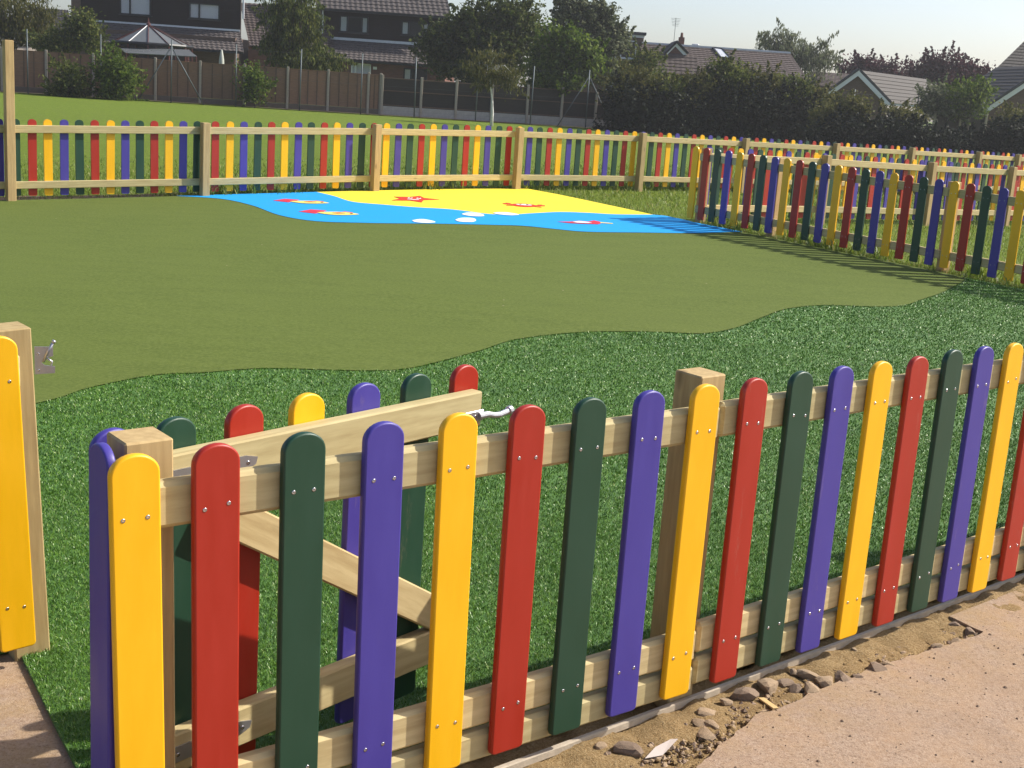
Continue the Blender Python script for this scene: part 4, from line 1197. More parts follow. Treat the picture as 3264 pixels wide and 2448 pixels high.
tile_roof('roof', (X(1020, 184, YB - 2.4), YB - 2.4, ze), (X(1420, 209, YB - 2.4), YB - 2.4, ze), (xr, YB - .03, zr), (xl, YB - .03, zr), M['tile_brown'], hb)
wall_box('flashing', xl, xr, YB - .12, YB - .03, zr + .01, zr + .16, M['lead'], hb)
wall_box('gutter', X(1020, 184, YB - 2.4), X(1420, 209, YB - 2.4), YB - 2.56, YB - 2.42, ze - .13, ze - .02, M['black_paint'], hb)
window(hb, X(1083, 80, YB), X(1174, 80, YB), Z(1130, 105, YB), Z(1130, 52, YB), YB, [.27, .78], 'black_paint', ['curtain_white', 'dark_room', 'curtain_white'])
window(hb, X(1280, 90, YB), X(1367, 90, YB), Z(1324, 114, YB), Z(1324, 70, YB), YB, [.26, .80], 'black_paint', ['curtain_white', 'dark_room', 'curtain'])
window(hb, X(1120, 215, YB - 2.1), X(1183, 215, YB - 2.1), Z(1150, 238, YB - 2.1), Z(1150, 202, YB - 2.1), YB - 2.1, [.22], 'white_paint', ['curtain', 'curtain'])
window(hb, X(1287, 230, YB - 2.1), X(1362, 230, YB - 2.1), Z(1324, 262, YB - 2.1), Z(1324, 219, YB - 2.1), YB - 2.1, [.32], 'black_paint', ['curtain', 'dark_room'])
for px in (1028,):
    g = MB(); xx = X(px, 80, YB - .2) - hb.location.x
    g.tube([(xx, -.2, zr), (xx, -.2, z_e)], .05, 8); g.build('downpipe', M['lead'], hb)
g = MB(); q = at(1195, 217, YB - 2.15) - hb.location; g.box(q, (.22, .05, .16)); g.build('wall_lamp', M['white_paint'], hb)
tag(hb, 'dark timber clad house with red brick ground floor in the middle', 'house')
# conservatory
YC = 70.5
cv = empty('conservatory', (X(480, 160, YC), YC, 0)); L = cv.location
ap = at(473, 80, YC + .4) - L
zE = Z(478, 141, YC) ; r_x = (X(604, 149, YC) - X(352, 132, YC)) / 2; cxx = (X(604, 149, YC) + X(352, 132, YC)) / 2 - L.x
ring = [Vector((cxx + r_x * math.cos(t), .4 + 1.7 * math.sin(t), zE)) for t in [2 * math.pi * k / 12 + .13 for k in range(12)]]
for k in range(12):
    g = MB(); a_, b_ = ring[k], ring[(k + 1) % 12]
    g.add([a_, b_, ap], [[0, 1, 2]]); o = g.build('glass_panel', M['poly_roof'], cv); s_ = o.modifiers.new('t', 'SOLIDIFY'); s_.thickness = .02
    g = MB(); g.tube([a_ + Vector((0, 0, .03)), ap + Vector((0, 0, .03))], .024, 6); g.build('roof_bar', M['mahogany'] if k not in (8,) else M['white_paint'], cv)
g = MB(); g.tube([ap, ap + Vector((0, 0, .12)), ap + Vector((0, 0, .14)), ap + Vector((0, 0, .38))], [.12, .1, .05, .015], 8); g.build('finial', M['mahogany'], cv)
g = MB(); g.tube([*ring, ring[0]], .09, 6, False); g.build('gutter', M['black_paint'], cv)
for k in range(12):
    a_, b_ = ring[k], ring[(k + 1) % 12]; mid = (a_ + b_) / 2; w = (b_ - a_).length
    obj('post', mesh('post', *cbox(.09, .09, zE, .006), M['mahogany']), cv, (a_.x, a_.y, zE / 2), (0, 0, math.atan2(b_.y - a_.y, b_.x - a_.x)))
    obj('pane', mesh('pane', *cbox0(w - .09, .02, zE - .75), M['glass']), cv, (mid.x, mid.y, .7 + (zE - .75) / 2), (0, 0, math.atan2(b_.y - a_.y, b_.x - a_.x)))
    obj('dwarf_wall', mesh('dwarf_wall', *cbox0(w, .12, .7), M['brick_brown']), cv, (mid.x, mid.y, .35), (0, 0, math.atan2(b_.y - a_.y, b_.x - a_.x)))
tag(cv, 'conservatory with a fan shaped glass roof behind the panel fence', 'conservatory')
YK = 68.0
ck = empty('canopy', (X(505, 165, YK), YK, 0)); L = ck.location
g = MB(); a_, b_, c_, d_ = at(400, 168, YK) - L, at(629, 180, YK) - L, at(600, 158, YK + 1.3) - L, at(382, 152, YK + 1.3) - L
g.add([a_, b_, c_, d_], [[0, 1, 2, 3]]); o = g.build('sheet', M['poly_roof'], ck); o.modifiers.new('t', 'SOLIDIFY').thickness = .04
for p in (a_, b_, c_, d_):
    g = MB(); g.tube([(p.x * .97, p.y, -.0), (p.x * .97, p.y, p.z)], .04, 6); g.build('leg', M['mahogany'], ck)
tag(ck, 'flat pale glazed canopy below the conservatory roof', 'canopy')
q = at(706, 190, 69); pr = empty('parasol', (q.x, q.y, 0)); zt = Z(703, 157, 69)
g = MB(); g.tube([(0, 0, 0), (0, 0, zt)], .025, 8); g.build('pole', M['black_paint'], pr)
g = MB(); g.tube([(0, 0, zt - 1.5), (0, 0, zt - 1.2), (0, 0, zt - .5), (0, 0, zt - .05), (0, 0, zt)], [.12, .17, .13, .05, .02], 9); g.build('canopy', M['canvas'], pr, smooth=True)
tag(pr, 'folded pale parasol standing beside the conservatory', 'parasol')
# distant dark roof behind the willow
YD = 95.0
hd = empty('house', (X(180, 60, YD), YD, 0)); zE = Z(180, 100, YD); zR = Z(180, 29, YD + 4)
wall_box('wall', X(95, 90, YD), X(232, 90, YD), YD + .4, YD + 8, 0, zE, M['brick_brown'], hd)
tile_roof('roof', (X(90, 95, YD), YD, zE), (X(236, 95, YD), YD, zE), (X(217, 30, YD + 4), YD + 4, zR), (X(110, 25, YD + 4), YD + 4, zR), M['tile_dark'], hd)
tag(hd, 'distant house with a dark steep roof at the far left', 'house')
q = at(90, 175, 66); hs = empty('shed', (q.x, q.y, 0)); zE = Z(90, 178, 66); zR = Z(90, 150, 67.5)
wall_box('wall', X(48, 170, 66), X(125, 170, 66), 66.1, 68.6, 0, zE, M['panel'], hs)
L = hs.location; g = MB()
g.add([at(46, 176, 65.9) - L, at(127, 178, 65.9) - L, at(112, 151, 67.4) - L, at(58, 148, 67.4) - L], [[0, 1, 2, 3]]); o = g.build('roof', M['conc_post'], hs); o.modifiers.new('t', 'SOLIDIFY').thickness = .05
tag(hs, 'small shed with pale grey roof behind the left fence', 'shed')
# flat roofed dormer house behind the trees
YE = 84.0
he = empty('house', (X(1880, 150, YE), YE, 0)); L = he.location
x0, x1 = X(1702, 100, YE), X(2052, 125, YE); zt = Z(1880, 101, YE); zb = Z(1880, 190, YE)
wall_box('dormer', x0, x1, YE, YE + 4, zb, zt - .02, M['brick_brown'], he)
wall_box('flat_roof', x0 - .15, x1 + .12, YE - .25, YE + 4.2, zt, zt + .17, M['grey_felt'], he)
wall_box('soffit', x0 - .05, x1 + .02, YE - .14, YE - .02, zt - .16, zt - .005, M['white_paint'], he)
window(he, X(1900, 150, YE), X(2028, 160, YE), Z(1990, 186, YE), Z(1990, 128, YE), YE, [.62], 'white_paint', ['dark_room', 'dark_room'])
ze = Z(1880, 245, YE - 2.2)
tile_roof('roof', (X(1690, 235, YE - 2.2), YE - 2.2, ze), (X(2075, 255, YE - 2.2), YE - 2.2, ze), (X(2075, 195, YE), YE - .03, zb), (X(1690, 170, YE), YE - .03, zb), M['tile_grey'], he)
wall_box('wall', X(1700, 250, YE), X(2070, 260, YE), YE - 1.9, YE + 5, 0, ze, M['brick_brown'], he)
window(he, X(1935, 272, YE - 1.9), X(1958, 272, YE - 1.9), Z(1950, 285, YE - 1.9), Z(1950, 262, YE - 1.9), YE - 1.9, [.5], 'white_paint', ['dark_room', 'curtain'])
tag(he, 'house with flat roofed dormer and white framed window', 'house')
# long bungalow roof
YG = 80.0
hg = empty('bungalow', (X(2300, 200, YG), YG, 0)); L = hg.location
zR = Z(2283, 154, YG + 4); zE = Z(2283, 240, YG)
tile_roof('roof', (X(2040, 230, YG), YG, zE), (X(2580, 250, YG), YG, zE), (X(2518, 176, YG + 4), YG + 4, zR), (X(2046, 132, YG + 4), YG + 4, zR), M['tile_red'], hg, amp=.012)
wall_box('wall', X(2050, 240, YG), X(2570, 250, YG), YG + .3, YG + 8, 0, zE, M['brick_brown'], hg)
wall_box('ridge', X(2046, 132, YG + 4), X(2518, 176, YG + 4), YG + 3.9, YG + 4.15, zR - .02, zR + .09, M['lead'], hg)
# small front gable
YS = YG - .6
zf = Z(2150, 171, YS + 1.3); za = Z(2153, 134, YS + 1.3)
xa, xb, xm = X(2119, 168, YS + 1.3), X(2190, 174, YS + 1.3), X(2153, 134, YS + 1.3)
tile_roof('roof', (X(2075, 232, YS), YS, Z(2150, 235, YS)), (X(2225, 240, YS), YS, Z(2150, 235, YS)), (X(2220, 180, YS + 1.3), YS + 1.3, zf), (X(2074, 168, YS + 1.3), YS + 1.3, zf), M['tile_red'], hg, amp=.012)
g = MB(); g.add([(xa, YS + 1.32, zf), (xb, YS + 1.32, zf), (xm, YS + 1.32, za)], [[0, 1, 2]]); o = g.build('gable', M['brick_red'], hg, (-L.x, -L.y, 0)); o.modifiers.new('t', 'SOLIDIFY').thickness = .1
for e, s_ in ((xa, -1), (xb, 1)):
    g = MB(); a_, b_ = Vector((e, YS + 1.25, zf)), Vector((xm, YS + 1.25, za))
    d = (b_ - a_).normalized(); n_ = Vector((-d.z, 0, d.x)); n_ = n_ if n_.z > 0 else -n_
    g.add([a_, b_, b_ - n_ * .18, a_ - n_ * .18], [[0, 1, 2, 3]]); o = g.build('bargeboard', M['white_paint'], hg, (-L.x, -L.y, 0)); o.modifiers.new('t', 'SOLIDIFY').thickness = .05
    g = MB(); g.add([a_ + n_ * .02 + Vector((0, -.1, 0)), b_ + n_ * .02 + Vector((0, -.1, 0)), b_ + n_ * .02 + Vector((0, 3.5, 0)), a_ + n_ * .02 + Vector((0, 3.5, 0))], [[0, 1, 2, 3]]); o = g.build('gable_roof', M['tile_dark'], hg, (-L.x, -L.y, 0)); o.modifiers.new('t', 'SOLIDIFY').thickness = .12
def on_roof(px, py, lift=.08):
    # intersect the view ray with the main roof plane
    e0 = Vector((0, YG, zE)); r0 = Vector((0, YG + 4, zR)); sl_ = (r0.z - e0.z) / 4
    d = fw + (px - 1632) / CF * rt + (1224 - py) / CF * up
    t = (zE - CH - sl_ * YG) / (d.z - sl_ * d.y)
    return Vector((0, 0, CH)) + d * t + Vector((0, -.3, 1)).normalized() * lift
g = MB(); Q = [on_roof(*p) - L for p in ((2272, 156), (2301, 160), (2327, 189), (2296, 186))]
g.add(Q, [[0, 3, 2, 1]]); sk = g.build('skylight', M['sky_glass'], hg); sk.modifiers.new('t', 'SOLIDIFY').thickness = .06
g = MB(); g.tube([*Q, Q[0]], .06, 4, False); g.build('skylight_frame', M['black_paint'], hg)
q = at(2172, 128, YG + 4.3) - L; wall_box('chimney', q.x + L.x - .17, q.x + L.x + .17, YG + 4.1, YG + 4.5, zR - .2, Z(2172, 119, YG + 4.3), M['brick_red'], hg)
g = MB(); g.tube([(q.x, 4.3, Z(2172, 119, YG + 4.3)), (q.x, 4.3, Z(2172, 104, YG + 4.3))], [.10, .07], 8); g.build('chimney_pot', M['brick_red'], hg)
q = at(2217, 136, YG + 4) - L; g = MB(); g.box((q.x, 4, zR + .12), (.42, .2, .12), 0, .03); g.build('ridge_vent', M['lead'], hg)
q = at(2148, 132, YG + 4.6) - L; ztp = Z(2150, 56, YG + 4.6)
g = MB(); g.tube([(q.x, 4.6, zR - .3), (q.x, 4.6, ztp)], .016, 6)
for k in range(6): g.tube([(q.x - .30 + .02 * k, 4.6, ztp - .05 - .09 * k), (q.x + .30 - .02 * k, 4.6, ztp - .05 - .09 * k)], .009, 4)
g.tube([(q.x, 4.4, ztp - .35), (q.x, 4.9, ztp - .35)], .014, 5)
g.build('aerial', M['steel_post'], hg)
tag(hg, 'long low bungalow roof with skylight, small gable, chimney and aerial', 'bungalow')
# brown gable house
YH = 74.0
hh_ = empty('bungalow', (X(2780, 290, YH), YH, 0)); L = hh_.location
A_, F1, F2 = at(2707, 221, YH), at(2612, 296, YH), at(2836, 347, YH)
F1.z = F2.z = (F1.z + F2.z) / 2
A_.x = (F1.x + F2.x) / 2
g = MB(); g.add([Vector((F1.x + .1, YH + .15, 0)), Vector((F2.x - .1, YH + .15, 0)), Vector((F2.x - .1, YH + .15, F2.z - .06)), Vector((A_.x, YH + .15, A_.z - .1)), Vector((F1.x + .1, YH + .15, F1.z - .06))], [[0, 1, 2, 3, 4]])
o = g.build('gable_wall', M['brick_brown'], hh_, (-L.x, -L.y, 0)); o.modifiers.new('t', 'SOLIDIFY').thickness = .2
DEP = at(2930, 251, 83.3) - at(2707, 221, 74); DEP.z = 0
tile_roof('roof', F2, F2 + DEP, A_ + DEP, A_, M['tile_grey'], hh_, amp=.012)
tile_roof('roof', F1 + DEP, F1, A_, A_ + DEP, M['tile_grey'], hh_, amp=.012)
for e in (F1, F2):
    d = (A_ - e).normalized(); n_ = Vector((-d.z, 0, d.x)); n_ = n_ if n_.z > 0 else -n_
    g = MB(); a_, b_ = e + Vector((0, -.06, 0)), A_ + Vector((0, -.06, 0))
    g.add([a_ - n_ * .02, b_ - n_ * .02, b_ - n_ * .24, a_ - n_ * .24], [[0, 1, 2, 3]]); o = g.build('bargeboard', M['white_paint'], hh_, (-L.x, -L.y, 0)); o.modifiers.new('t', 'SOLIDIFY').thickness = .05
    g = MB(); g.add([a_ + n_ * .12, b_ + n_ * .12, b_ - n_ * .015, a_ - n_ * .015], [[0, 1, 2, 3]]); o = g.build('verge', M['grey_felt'], hh_, (-L.x, -L.y, 0)); o.modifiers.new('t', 'SOLIDIFY').thickness = .12
wall_box('gutter', F2.x, F2.x + 3, YH + .0, YH + .1, F2.z - .1, F2.z - .02, M['white_paint'], hh_)
tag(hh_, 'brown brick gable end with white bargeboards above the hedge', 'bungalow')
# low roof just left of the gable house
YI = 92.0
hi_ = empty('bungalow', (X(2640, 240, YI), YI, 0)); zE = Z(2640, 275, YI); zR = Z(2640, 231, YI + 3)
tile_roof('roof', (X(2560, 275, YI), YI, zE), (X(2740, 280, YI), YI, zE), (X(2740, 235, YI + 3), YI + 3, zR), (X(2590, 229, YI + 3), YI + 3, zR), M['tile_red'], hi_, amp=.012)
wall_box('wall', X(2570, 275, YI), X(2735, 280, YI), YI + .3, YI + 5, 0, zE, M['brick_brown'], hi_)
tag(hi_, 'distant low tiled roof left of the white barged gable', 'bungalow')
# far right house with the big tiled roof
YJ = 86.0
hj = empty('house', (X(3230, 230, YJ), YJ, 0)); zE = Z(3205, 251, YJ); zR = zE + 4.2
xe = X(3146, 248, YJ)
tile_roof('roof', (xe, YJ, zE), (xe + 9, YJ, zE), (xe + 9, YJ + 4, zR), (xe + 4.8, YJ + 4, zR), M['tile_grey'], hj, amp=.012)
wall_box('wall', xe + .5, xe + 9, YJ + .4, YJ + 7, 0, zE, M['brick_brown'], hj)
wall_box('fascia', xe, xe + 9, YJ - .04, YJ + .03, zE - .2, zE - .02, M['white_paint'], hj)
window(hj, X(3189, 262, YJ), X(3224, 264, YJ), Z(3205, 280, YJ), Z(3205, 258, YJ), YJ + .4, [.5], 'white_paint', ['curtain', 'dark_room'])
tag(hj, 'house with large brown tiled roof at the right edge', 'house')
YM = 70.0
hm_ = empty('bungalow', (X(3250, 330, YM), YM, 0)); L = hm_.location
F1 = at(3098, 371, YM); d = (at(3264, 262, YM) - F1); A_ = F1 + d * 1.5; A_.y = F1.y = YM
F2 = Vector((2 * A_.x - F1.x, YM, F1.z))
g = MB(); g.add([Vector((F1.x + .2, YM + .15, 0)), Vector((F2.x, YM + .15, 0)), Vector((F2.x, YM + .15, F2.z)), Vector((A_.x, YM + .15, A_.z - .1)), Vector((F1.x + .2, YM + .15, F1.z))], [[0, 1, 2, 3, 4]])
o = g.build('gable_wall', M['brick_brown'], hm_, (-L.x, -L.y, 0)); o.modifiers.new('t', 'SOLIDIFY').thickness = .2
d = (A_ - F1).normalized(); n_ = Vector((-d.z, 0, d.x))
a_, b_ = F1 + Vector((0, -.06, 0)), A_ + Vector((0, -.06, 0))
g = MB(); g.add([a_ - n_ * .02, b_ - n_ * .02, b_ - n_ * .26, a_ - n_ * .26], [[0, 1, 2, 3]]); o = g.build('bargeboard', M['white_paint'], hm_, (-L.x, -L.y, 0)); o.modifiers.new('t', 'SOLIDIFY').thickness = .05
g = MB(); g.add([a_ + n_ * .13, b_ + n_ * .13, b_ - n_ * .015, a_ - n_ * .015], [[0, 1, 2, 3]]); o = g.build('verge', M['grey_felt'], hm_, (-L.x, -L.y, 0)); o.modifiers.new('t', 'SOLIDIFY').thickness = .12
tile_roof('roof', F1 + Vector((0, 8, 0)), F1, A_, A_ + Vector((0, 8, 0)), M['tile_grey'], hm_, amp=.012)
tag(hm_, 'gable with white sloping bargeboard at the extreme right', 'bungalow')

# ------------------------------------------------------------------ trees and shrubs
def leaves_mesh(name, blobs, n, leaf_s, mm, seed, clump=.34, droop=0.0, per=46):
    """blobs: (centre, (rx,ry,rz), weight). Leaves gather in twig clumps spread through each blob."""
    rg = np.random.default_rng(seed)
    wts_ = np.array([b[2] for b in blobs], float); wts_ /= wts_.sum()
    ncl = max(6, n // per)
    which = rg.choice(len(blobs), ncl, p=wts_)
    C = np.array([tuple(b[0]) for b in blobs]); Rr = np.array([b[1] for b in blobs])
    d = rg.normal(size=(ncl, 3)); d /= np.linalg.norm(d, axis=1)[:, None]
    rad = rg.uniform(0.15, 1.0, ncl) ** .55 * rg.uniform(.82, 1.06, ncl)
    cen = C[which] + d * Rr[which] * rad[:, None]
    idx = np.repeat(np.arange(ncl), per); m_ = len(idx)
    cs = clump * rg.uniform(.5, 1.3, ncl)
    off = np.clip(rg.normal(size=(m_, 3)), -1.5, 1.5) * cs[idx][:, None] * np.array([1, 1, .8])
    if droop:
        off[:, 2] = -np.abs(rg.normal(size=m_)) * cs[idx] * droop + .1; off[:, :2] *= .55
    spray = rg.random(ncl) < .30                       # outer twigs reaching out of the crown
    sp_ = spray[idx]
    cen[spray] = C[which[spray]] + d[spray] * Rr[which[spray]] * rg.uniform(.88, 1.02, (spray.sum(), 1))
    dirs = d + np.array([0, 0, .75 if not droop else -.5]) + rg.normal(size=(ncl, 3)) * .35
    dirs /= np.linalg.norm(dirs, axis=1)[:, None]
    ln_ = clump * rg.uniform(.9, 2.6, ncl)
    t_ = rg.random(m_) ** .8
    off = np.where(sp_[:, None], dirs[idx] * (ln_[idx] * t_)[:, None] + rg.normal(size=(m_, 3)) * (.26 * clump * (1.1 - t_))[:, None], off)
    P = cen[idx] + off
    P[:, 2] = np.maximum(P[:, 2], .05)
    s = leaf_s * rg.uniform(.55, 1.35, m_)
    u = rg.normal(size=(m_, 3)); u /= np.linalg.norm(u, axis=1)[:, None]
    w = rg.normal(size=(m_, 3)); w -= u * (u * w).sum(1)[:, None]; w /= np.linalg.norm(w, axis=1)[:, None]
    if droop: u = u * .5 + np.array([0, 0, -1]); u /= np.linalg.norm(u, axis=1)[:, None]; w -= u * (u * w).sum(1)[:, None]; w /= np.linalg.norm(w, axis=1)[:, None]
    us, ws = u * s[:, None], w * (s * (.34 if droop else .55))[:, None]
    V = np.empty((m_, 4, 3)); V[:, 0] = P - us; V[:, 1] = P + ws; V[:, 2] = P + us; V[:, 3] = P - ws
    me = bpy.data.meshes.new(name); me.vertices.add(m_ * 4); me.vertices.foreach_set('co', V.ravel())
    me.loops.add(m_ * 4); me.loops.foreach_set('vertex_index', np.arange(m_ * 4, dtype=np.int32))
    me.polygons.add(m_); me.polygons.foreach_set('loop_start', np.arange(m_, dtype=np.int32) * 4)
    me.materials.append(mm); me.update(); me.validate()
    return me
def tree(name, label, cat, Y, blobs_px, n, leaf_s, mm, seed, group=None, trunk=True, base_px=None, droop=0.0, clump=.34, bark='bark', tr=.13, dep=.8, lean=None):
    """blobs_px: (px, py, half width px, half height px[, weight]) read off at depth Y"""
    k = Y / CF
    bl = []
    for b in blobs_px:
        c = at(b[0], b[1], Y); w_ = b[4] if len(b) > 4 else b[2] * b[3]
        c.y += random.Random(seed * 31 + len(bl)).uniform(-.3, .3) * b[2] * k
        bl.append((c, (b[2] * k, b[2] * k * dep, b[3] * k), w_))
    bx = at(base_px, 300, Y).x if base_px else sum(b[0].x * b[2] for b in bl) / sum(b[2] for b in bl)
    root = empty(name, (bx, Y, 0)); L = root.location
    obj('crown', leaves_mesh('crown', [((b[0] - L), b[1], b[2]) for b in bl], n, leaf_s, mm, seed, clump, droop), root)
    if trunk:
        g = MB(); rr = random.Random(seed)
        top = max(b[0].z for b in bl); mid = min(b[0].z - b[1][2] * .5 for b in bl); mid = max(.3, mid)
        pts = lean or [(0, 0, -.2), (rr.uniform(-.06, .06), 0, mid * .5), (rr.uniform(-.1, .1), 0, mid), (rr.uniform(-.2, .2), 0, (mid + top) / 2)]
        g.tube(pts, [tr * (1 - .2 * i) for i in range(len(pts))], 9)
        tip = Vector(pts[-2])
        for b in bl:
            c = b[0] - L
            for q in range(3):
                e = c + Vector((rr.uniform(-.6, .6) * b[1][0], rr.uniform(-.6, .6) * b[1][1], rr.uniform(-.2, .7) * b[1][2]))
                m_ = tip.lerp(e, .5) + Vector((rr.uniform(-.2, .2), rr.uniform(-.2, .2), rr.uniform(0, .3)))
                g.tube([tip, m_, e], [tr * .45, tr * .28, tr * .10], 6, False)
        g.build('trunk', M[bark], root, smooth=True)
    tag(root, label, cat, group)
    last_tree[0] = root
    return root
last_tree = [None]
TG, SG = 'trees in the gardens behind the field', 'shrubs along the garden fences'
tree('willow_tree', 'yellow green willow hanging over the top left corner', 'tree', 68, [(20, 10, 85, 70), (90, 50, 55, 60), (-30, 80, 70, 60), (60, 100, 60, 50), (120, 20, 35, 45)], 15000, .085, M['leaf_willow'], 1, TG, droop=1.6, clump=.5, base_px=-20, tr=.25)
tree('shrub', 'tall reddish green shrub behind the left panel fence', 'shrub', 65.5, [(265, 70, 40, 35), (240, 110, 60, 40), (170, 145, 60, 35), (285, 120, 35, 50)], 6500, .085, M['leaf_mid'], 2, SG)
tree('shrub', 'left of two bushes growing in front of the panel fence', 'shrub', 57.5, [(225, 250, 48, 42), (215, 290, 60, 30), (205, 225, 25, 25)], 4200, .07, M['leaf_mid'], 3, SG, tr=.05)
tree('shrub', 'larger yellow green bush in front of the panel fence by the canopy', 'shrub', 57.8, [(355, 240, 45, 45), (370, 280, 60, 40), (345, 190, 16, 32), (400, 240, 38, 45)], 6500, .07, M['leaf_bright'], 4, SG, tr=.05)
tree('shrub', 'small bright green bush against a concrete fence post', 'shrub', 60.5, [(800, 240, 18, 32), (830, 268, 30, 22), (808, 290, 28, 25)], 2200, .075, M['leaf_bright'], 5, SG, tr=.04)
tree('garden_tree', 'drooping leafy tree between the two dark clad houses', 'tree', 67, [(940, 10, 75, 60), (930, 70, 90, 60), (920, 140, 90, 60), (960, 180, 95, 40), (1060, 200, 50, 25)], 22000, .095, M['leaf_mid'], 6, TG, droop=.9, clump=.4, tr=.2)
tree('garden_tree', 'big dark spreading tree right of the middle house', 'tree', 69, [(1520, 70, 60, 55), (1620, 60, 70, 50), (1680, 80, 30, 65), (1450, 120, 80, 50), (1580, 150, 110, 60), (1440, 200, 75, 45), (1560, 230, 110, 50), (1390, 160, 45, 40)], 34000, .105, M['leaf_dark'], 7, TG, clump=.42, tr=.3)
tree('birch_tree', 'young silver birch with white trunk standing on the grass', 'tree', 57.0, [(1560, 190, 40, 40), (1530, 220, 55, 35), (1610, 235, 45, 35), (1570, 255, 60, 25), (1625, 265, 25, 25)], 4800, .07, M['leaf_willow'], 8, TG, base_px=1571, bark='birch_bark', tr=.075, droop=.7, clump=.32,
     lean=[(.02, 0, -.1), (.03, 0, .55), (-.02, 0, 1.15), (-.14, 0, 1.75), (-.20, 0, 2.4), (-.10, 0, 3.4)])
tree('garden_tree', 'bright green rounded tree under the flat roofed dormer', 'tree', 66, [(1770, 130, 45, 40), (1830, 150, 55, 40), (1870, 190, 45, 45), (1800, 210, 80, 40), (1740, 220, 50, 50), (1770, 270, 80, 30)], 14000, .10, M['leaf_bright'], 9, TG, clump=.36, tr=.14)
tree('garden_tree', 'tall feathery grey green tree in front of the dormer', 'tree', 75, [(1820, 20, 45, 55), (1790, 55, 25, 30), (1870, 60, 50, 55), (1930, 60, 25, 45), (1930, 130, 55, 50), (1970, 120, 28, 35), (1900, 180, 50, 60), (1940, 230, 40, 40)], 20000, .10, M['leaf_grey'], 10, TG, clump=.34, tr=.18)
tree('shrub', 'slim climbing shrub at the right end of the dormer', 'shrub', 72, [(2050, 190, 28, 30), (2075, 215, 45, 35), (2020, 230, 40, 40)], 3500, .085, M['leaf_mid'], 11, SG)
HG = 'overgrown hedge bushes on the right'
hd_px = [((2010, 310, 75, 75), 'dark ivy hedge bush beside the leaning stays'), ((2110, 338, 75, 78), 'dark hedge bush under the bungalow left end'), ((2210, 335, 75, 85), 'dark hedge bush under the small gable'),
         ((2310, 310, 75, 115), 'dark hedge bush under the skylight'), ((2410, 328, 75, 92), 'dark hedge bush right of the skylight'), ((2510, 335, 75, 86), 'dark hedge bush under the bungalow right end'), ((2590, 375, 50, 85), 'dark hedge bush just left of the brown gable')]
for i, (b, lab) in enumerate(hd_px):
    px, py, rx, ry = b
    tree('hedge_bush', lab, 'hedge', 63.0 + i * .35, [(px, py + 60, rx, 70, 1.2), (px, py + 10, rx, ry * .7, 1.4), (px - 25, py + 110, rx, 50, .9)], 9000, .085, M['leaf_ivy_shade'], 20 + i, HG, dep=.7, clump=.36, tr=.06)
    h_ = last_tree[0]
    k_ = 63.6 / CF; L_ = h_.location
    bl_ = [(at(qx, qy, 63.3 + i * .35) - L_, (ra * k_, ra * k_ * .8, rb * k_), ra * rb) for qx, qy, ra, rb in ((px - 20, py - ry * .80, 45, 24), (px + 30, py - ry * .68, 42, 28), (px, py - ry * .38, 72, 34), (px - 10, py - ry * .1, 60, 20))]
    obj('sun_toned_crown', leaves_mesh('sun_toned_crown', bl_, 5200, .08, M['leaf_mid' if i % 2 else 'leaf_willow'], 40 + i), h_)  # lighter leaf colour stands for sunlight on the hedge top
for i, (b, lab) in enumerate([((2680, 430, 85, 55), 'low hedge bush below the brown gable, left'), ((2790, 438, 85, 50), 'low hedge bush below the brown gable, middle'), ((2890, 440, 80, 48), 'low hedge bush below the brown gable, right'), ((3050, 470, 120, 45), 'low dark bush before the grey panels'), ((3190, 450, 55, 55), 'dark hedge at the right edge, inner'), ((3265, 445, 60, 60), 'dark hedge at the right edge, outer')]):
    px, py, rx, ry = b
    tree('hedge_bush', lab, 'hedge', 60.0 - i * .3, [(px, py, rx, ry, 1.5), (px, py + 40, rx * 1.1, 45, 1)], 7500, .08, M['leaf_ivy_shade'], 60 + i, HG, dep=.7, clump=.34, tr=.05)
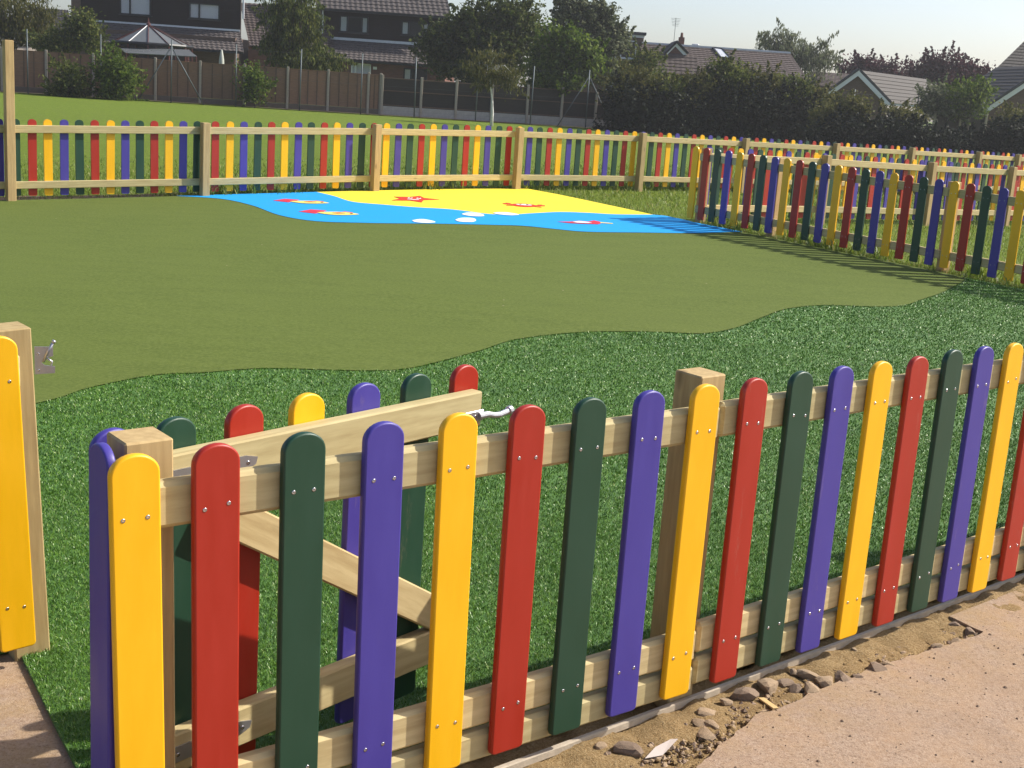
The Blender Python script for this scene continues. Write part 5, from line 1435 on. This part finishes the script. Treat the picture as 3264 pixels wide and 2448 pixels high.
for i, (b, lab) in enumerate([((2640, 365, 40, 25), 'sunlit twiggy shrub at the left foot of the brown gable'), ((2720, 335, 35, 25), 'thin sunlit shrub against the brown gable wall'), ((2870, 365, 60, 20), 'sunlit leaves along the hedge under the tiled roof'), ((3222, 378, 48, 28), 'sunlit shrub in front of the extreme right gable')]):
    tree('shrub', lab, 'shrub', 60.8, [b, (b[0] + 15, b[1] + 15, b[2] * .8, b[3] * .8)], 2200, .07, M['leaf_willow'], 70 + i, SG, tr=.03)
tree('garden_tree', 'windswept pale willow rising behind the bungalow roof', 'tree', 93, [(2440, 125, 38, 28), (2510, 130, 35, 45), (2560, 160, 60, 40), (2600, 195, 55, 40), (2630, 160, 22, 35), (2480, 150, 25, 25)], 9000, .11, M['leaf_grey'], 80, TG, droop=1.0, clump=.5, tr=.2)
tree('purple_tree', 'dark purple leaved tree behind the brown gable roof', 'tree', 97, [(2730, 225, 45, 28), (2790, 225, 40, 28), (2850, 240, 45, 25), (2900, 255, 40, 20)], 7000, .12, M['leaf_purple'], 81, TG, clump=.5, tr=.2)
tree('purple_tree', 'larger purple leaved tree near the right edge', 'tree', 92, [(2960, 230, 40, 35), (3000, 215, 40, 35), (3060, 240, 50, 35), (3120, 240, 30, 25), (3020, 270, 80, 35), (3120, 270, 50, 30)], 11000, .12, M['leaf_purple'], 82, TG, clump=.5, tr=.2)
tree('shrub', 'pale green shrub mass below the purple tree, left', 'shrub', 68, [(2990, 310, 45, 30), (3020, 345, 55, 30), (2960, 340, 30, 30)], 5200, .08, M['leaf_grey'], 83, SG)
tree('shrub', 'pale green shrub mass below the purple tree, right', 'shrub', 67.5, [(3075, 305, 45, 35), (3095, 345, 45, 30), (3130, 290, 25, 25)], 5200, .08, M['leaf_bright'], 84, SG)

# ------------------------------------------------------------------ hazy summer air
def haze():
    g = MB(); g.box((0, 0, 6.2), (840, 840, 14.8))
    o = g.build('haze', None)
    mm = bpy.data.materials.new('summer_haze'); mm.use_nodes = True; nt = mm.node_tree; nt.nodes.clear()
    v = nt.nodes.new('ShaderNodeVolumePrincipled'); out = nt.nodes.new('ShaderNodeOutputMaterial')
    v.inputs['Color'].default_value = (0.93, 0.94, 0.97, 1); v.inputs['Density'].default_value = 0.0006; v.inputs['Anisotropy'].default_value = 0.35
    nt.links.new(v.outputs[0], out.inputs['Volume'])
    o.data.materials.clear(); o.data.materials.append(mm)
    tag(o, 'thin pale haze in the air over the field', kind='stuff')
haze()
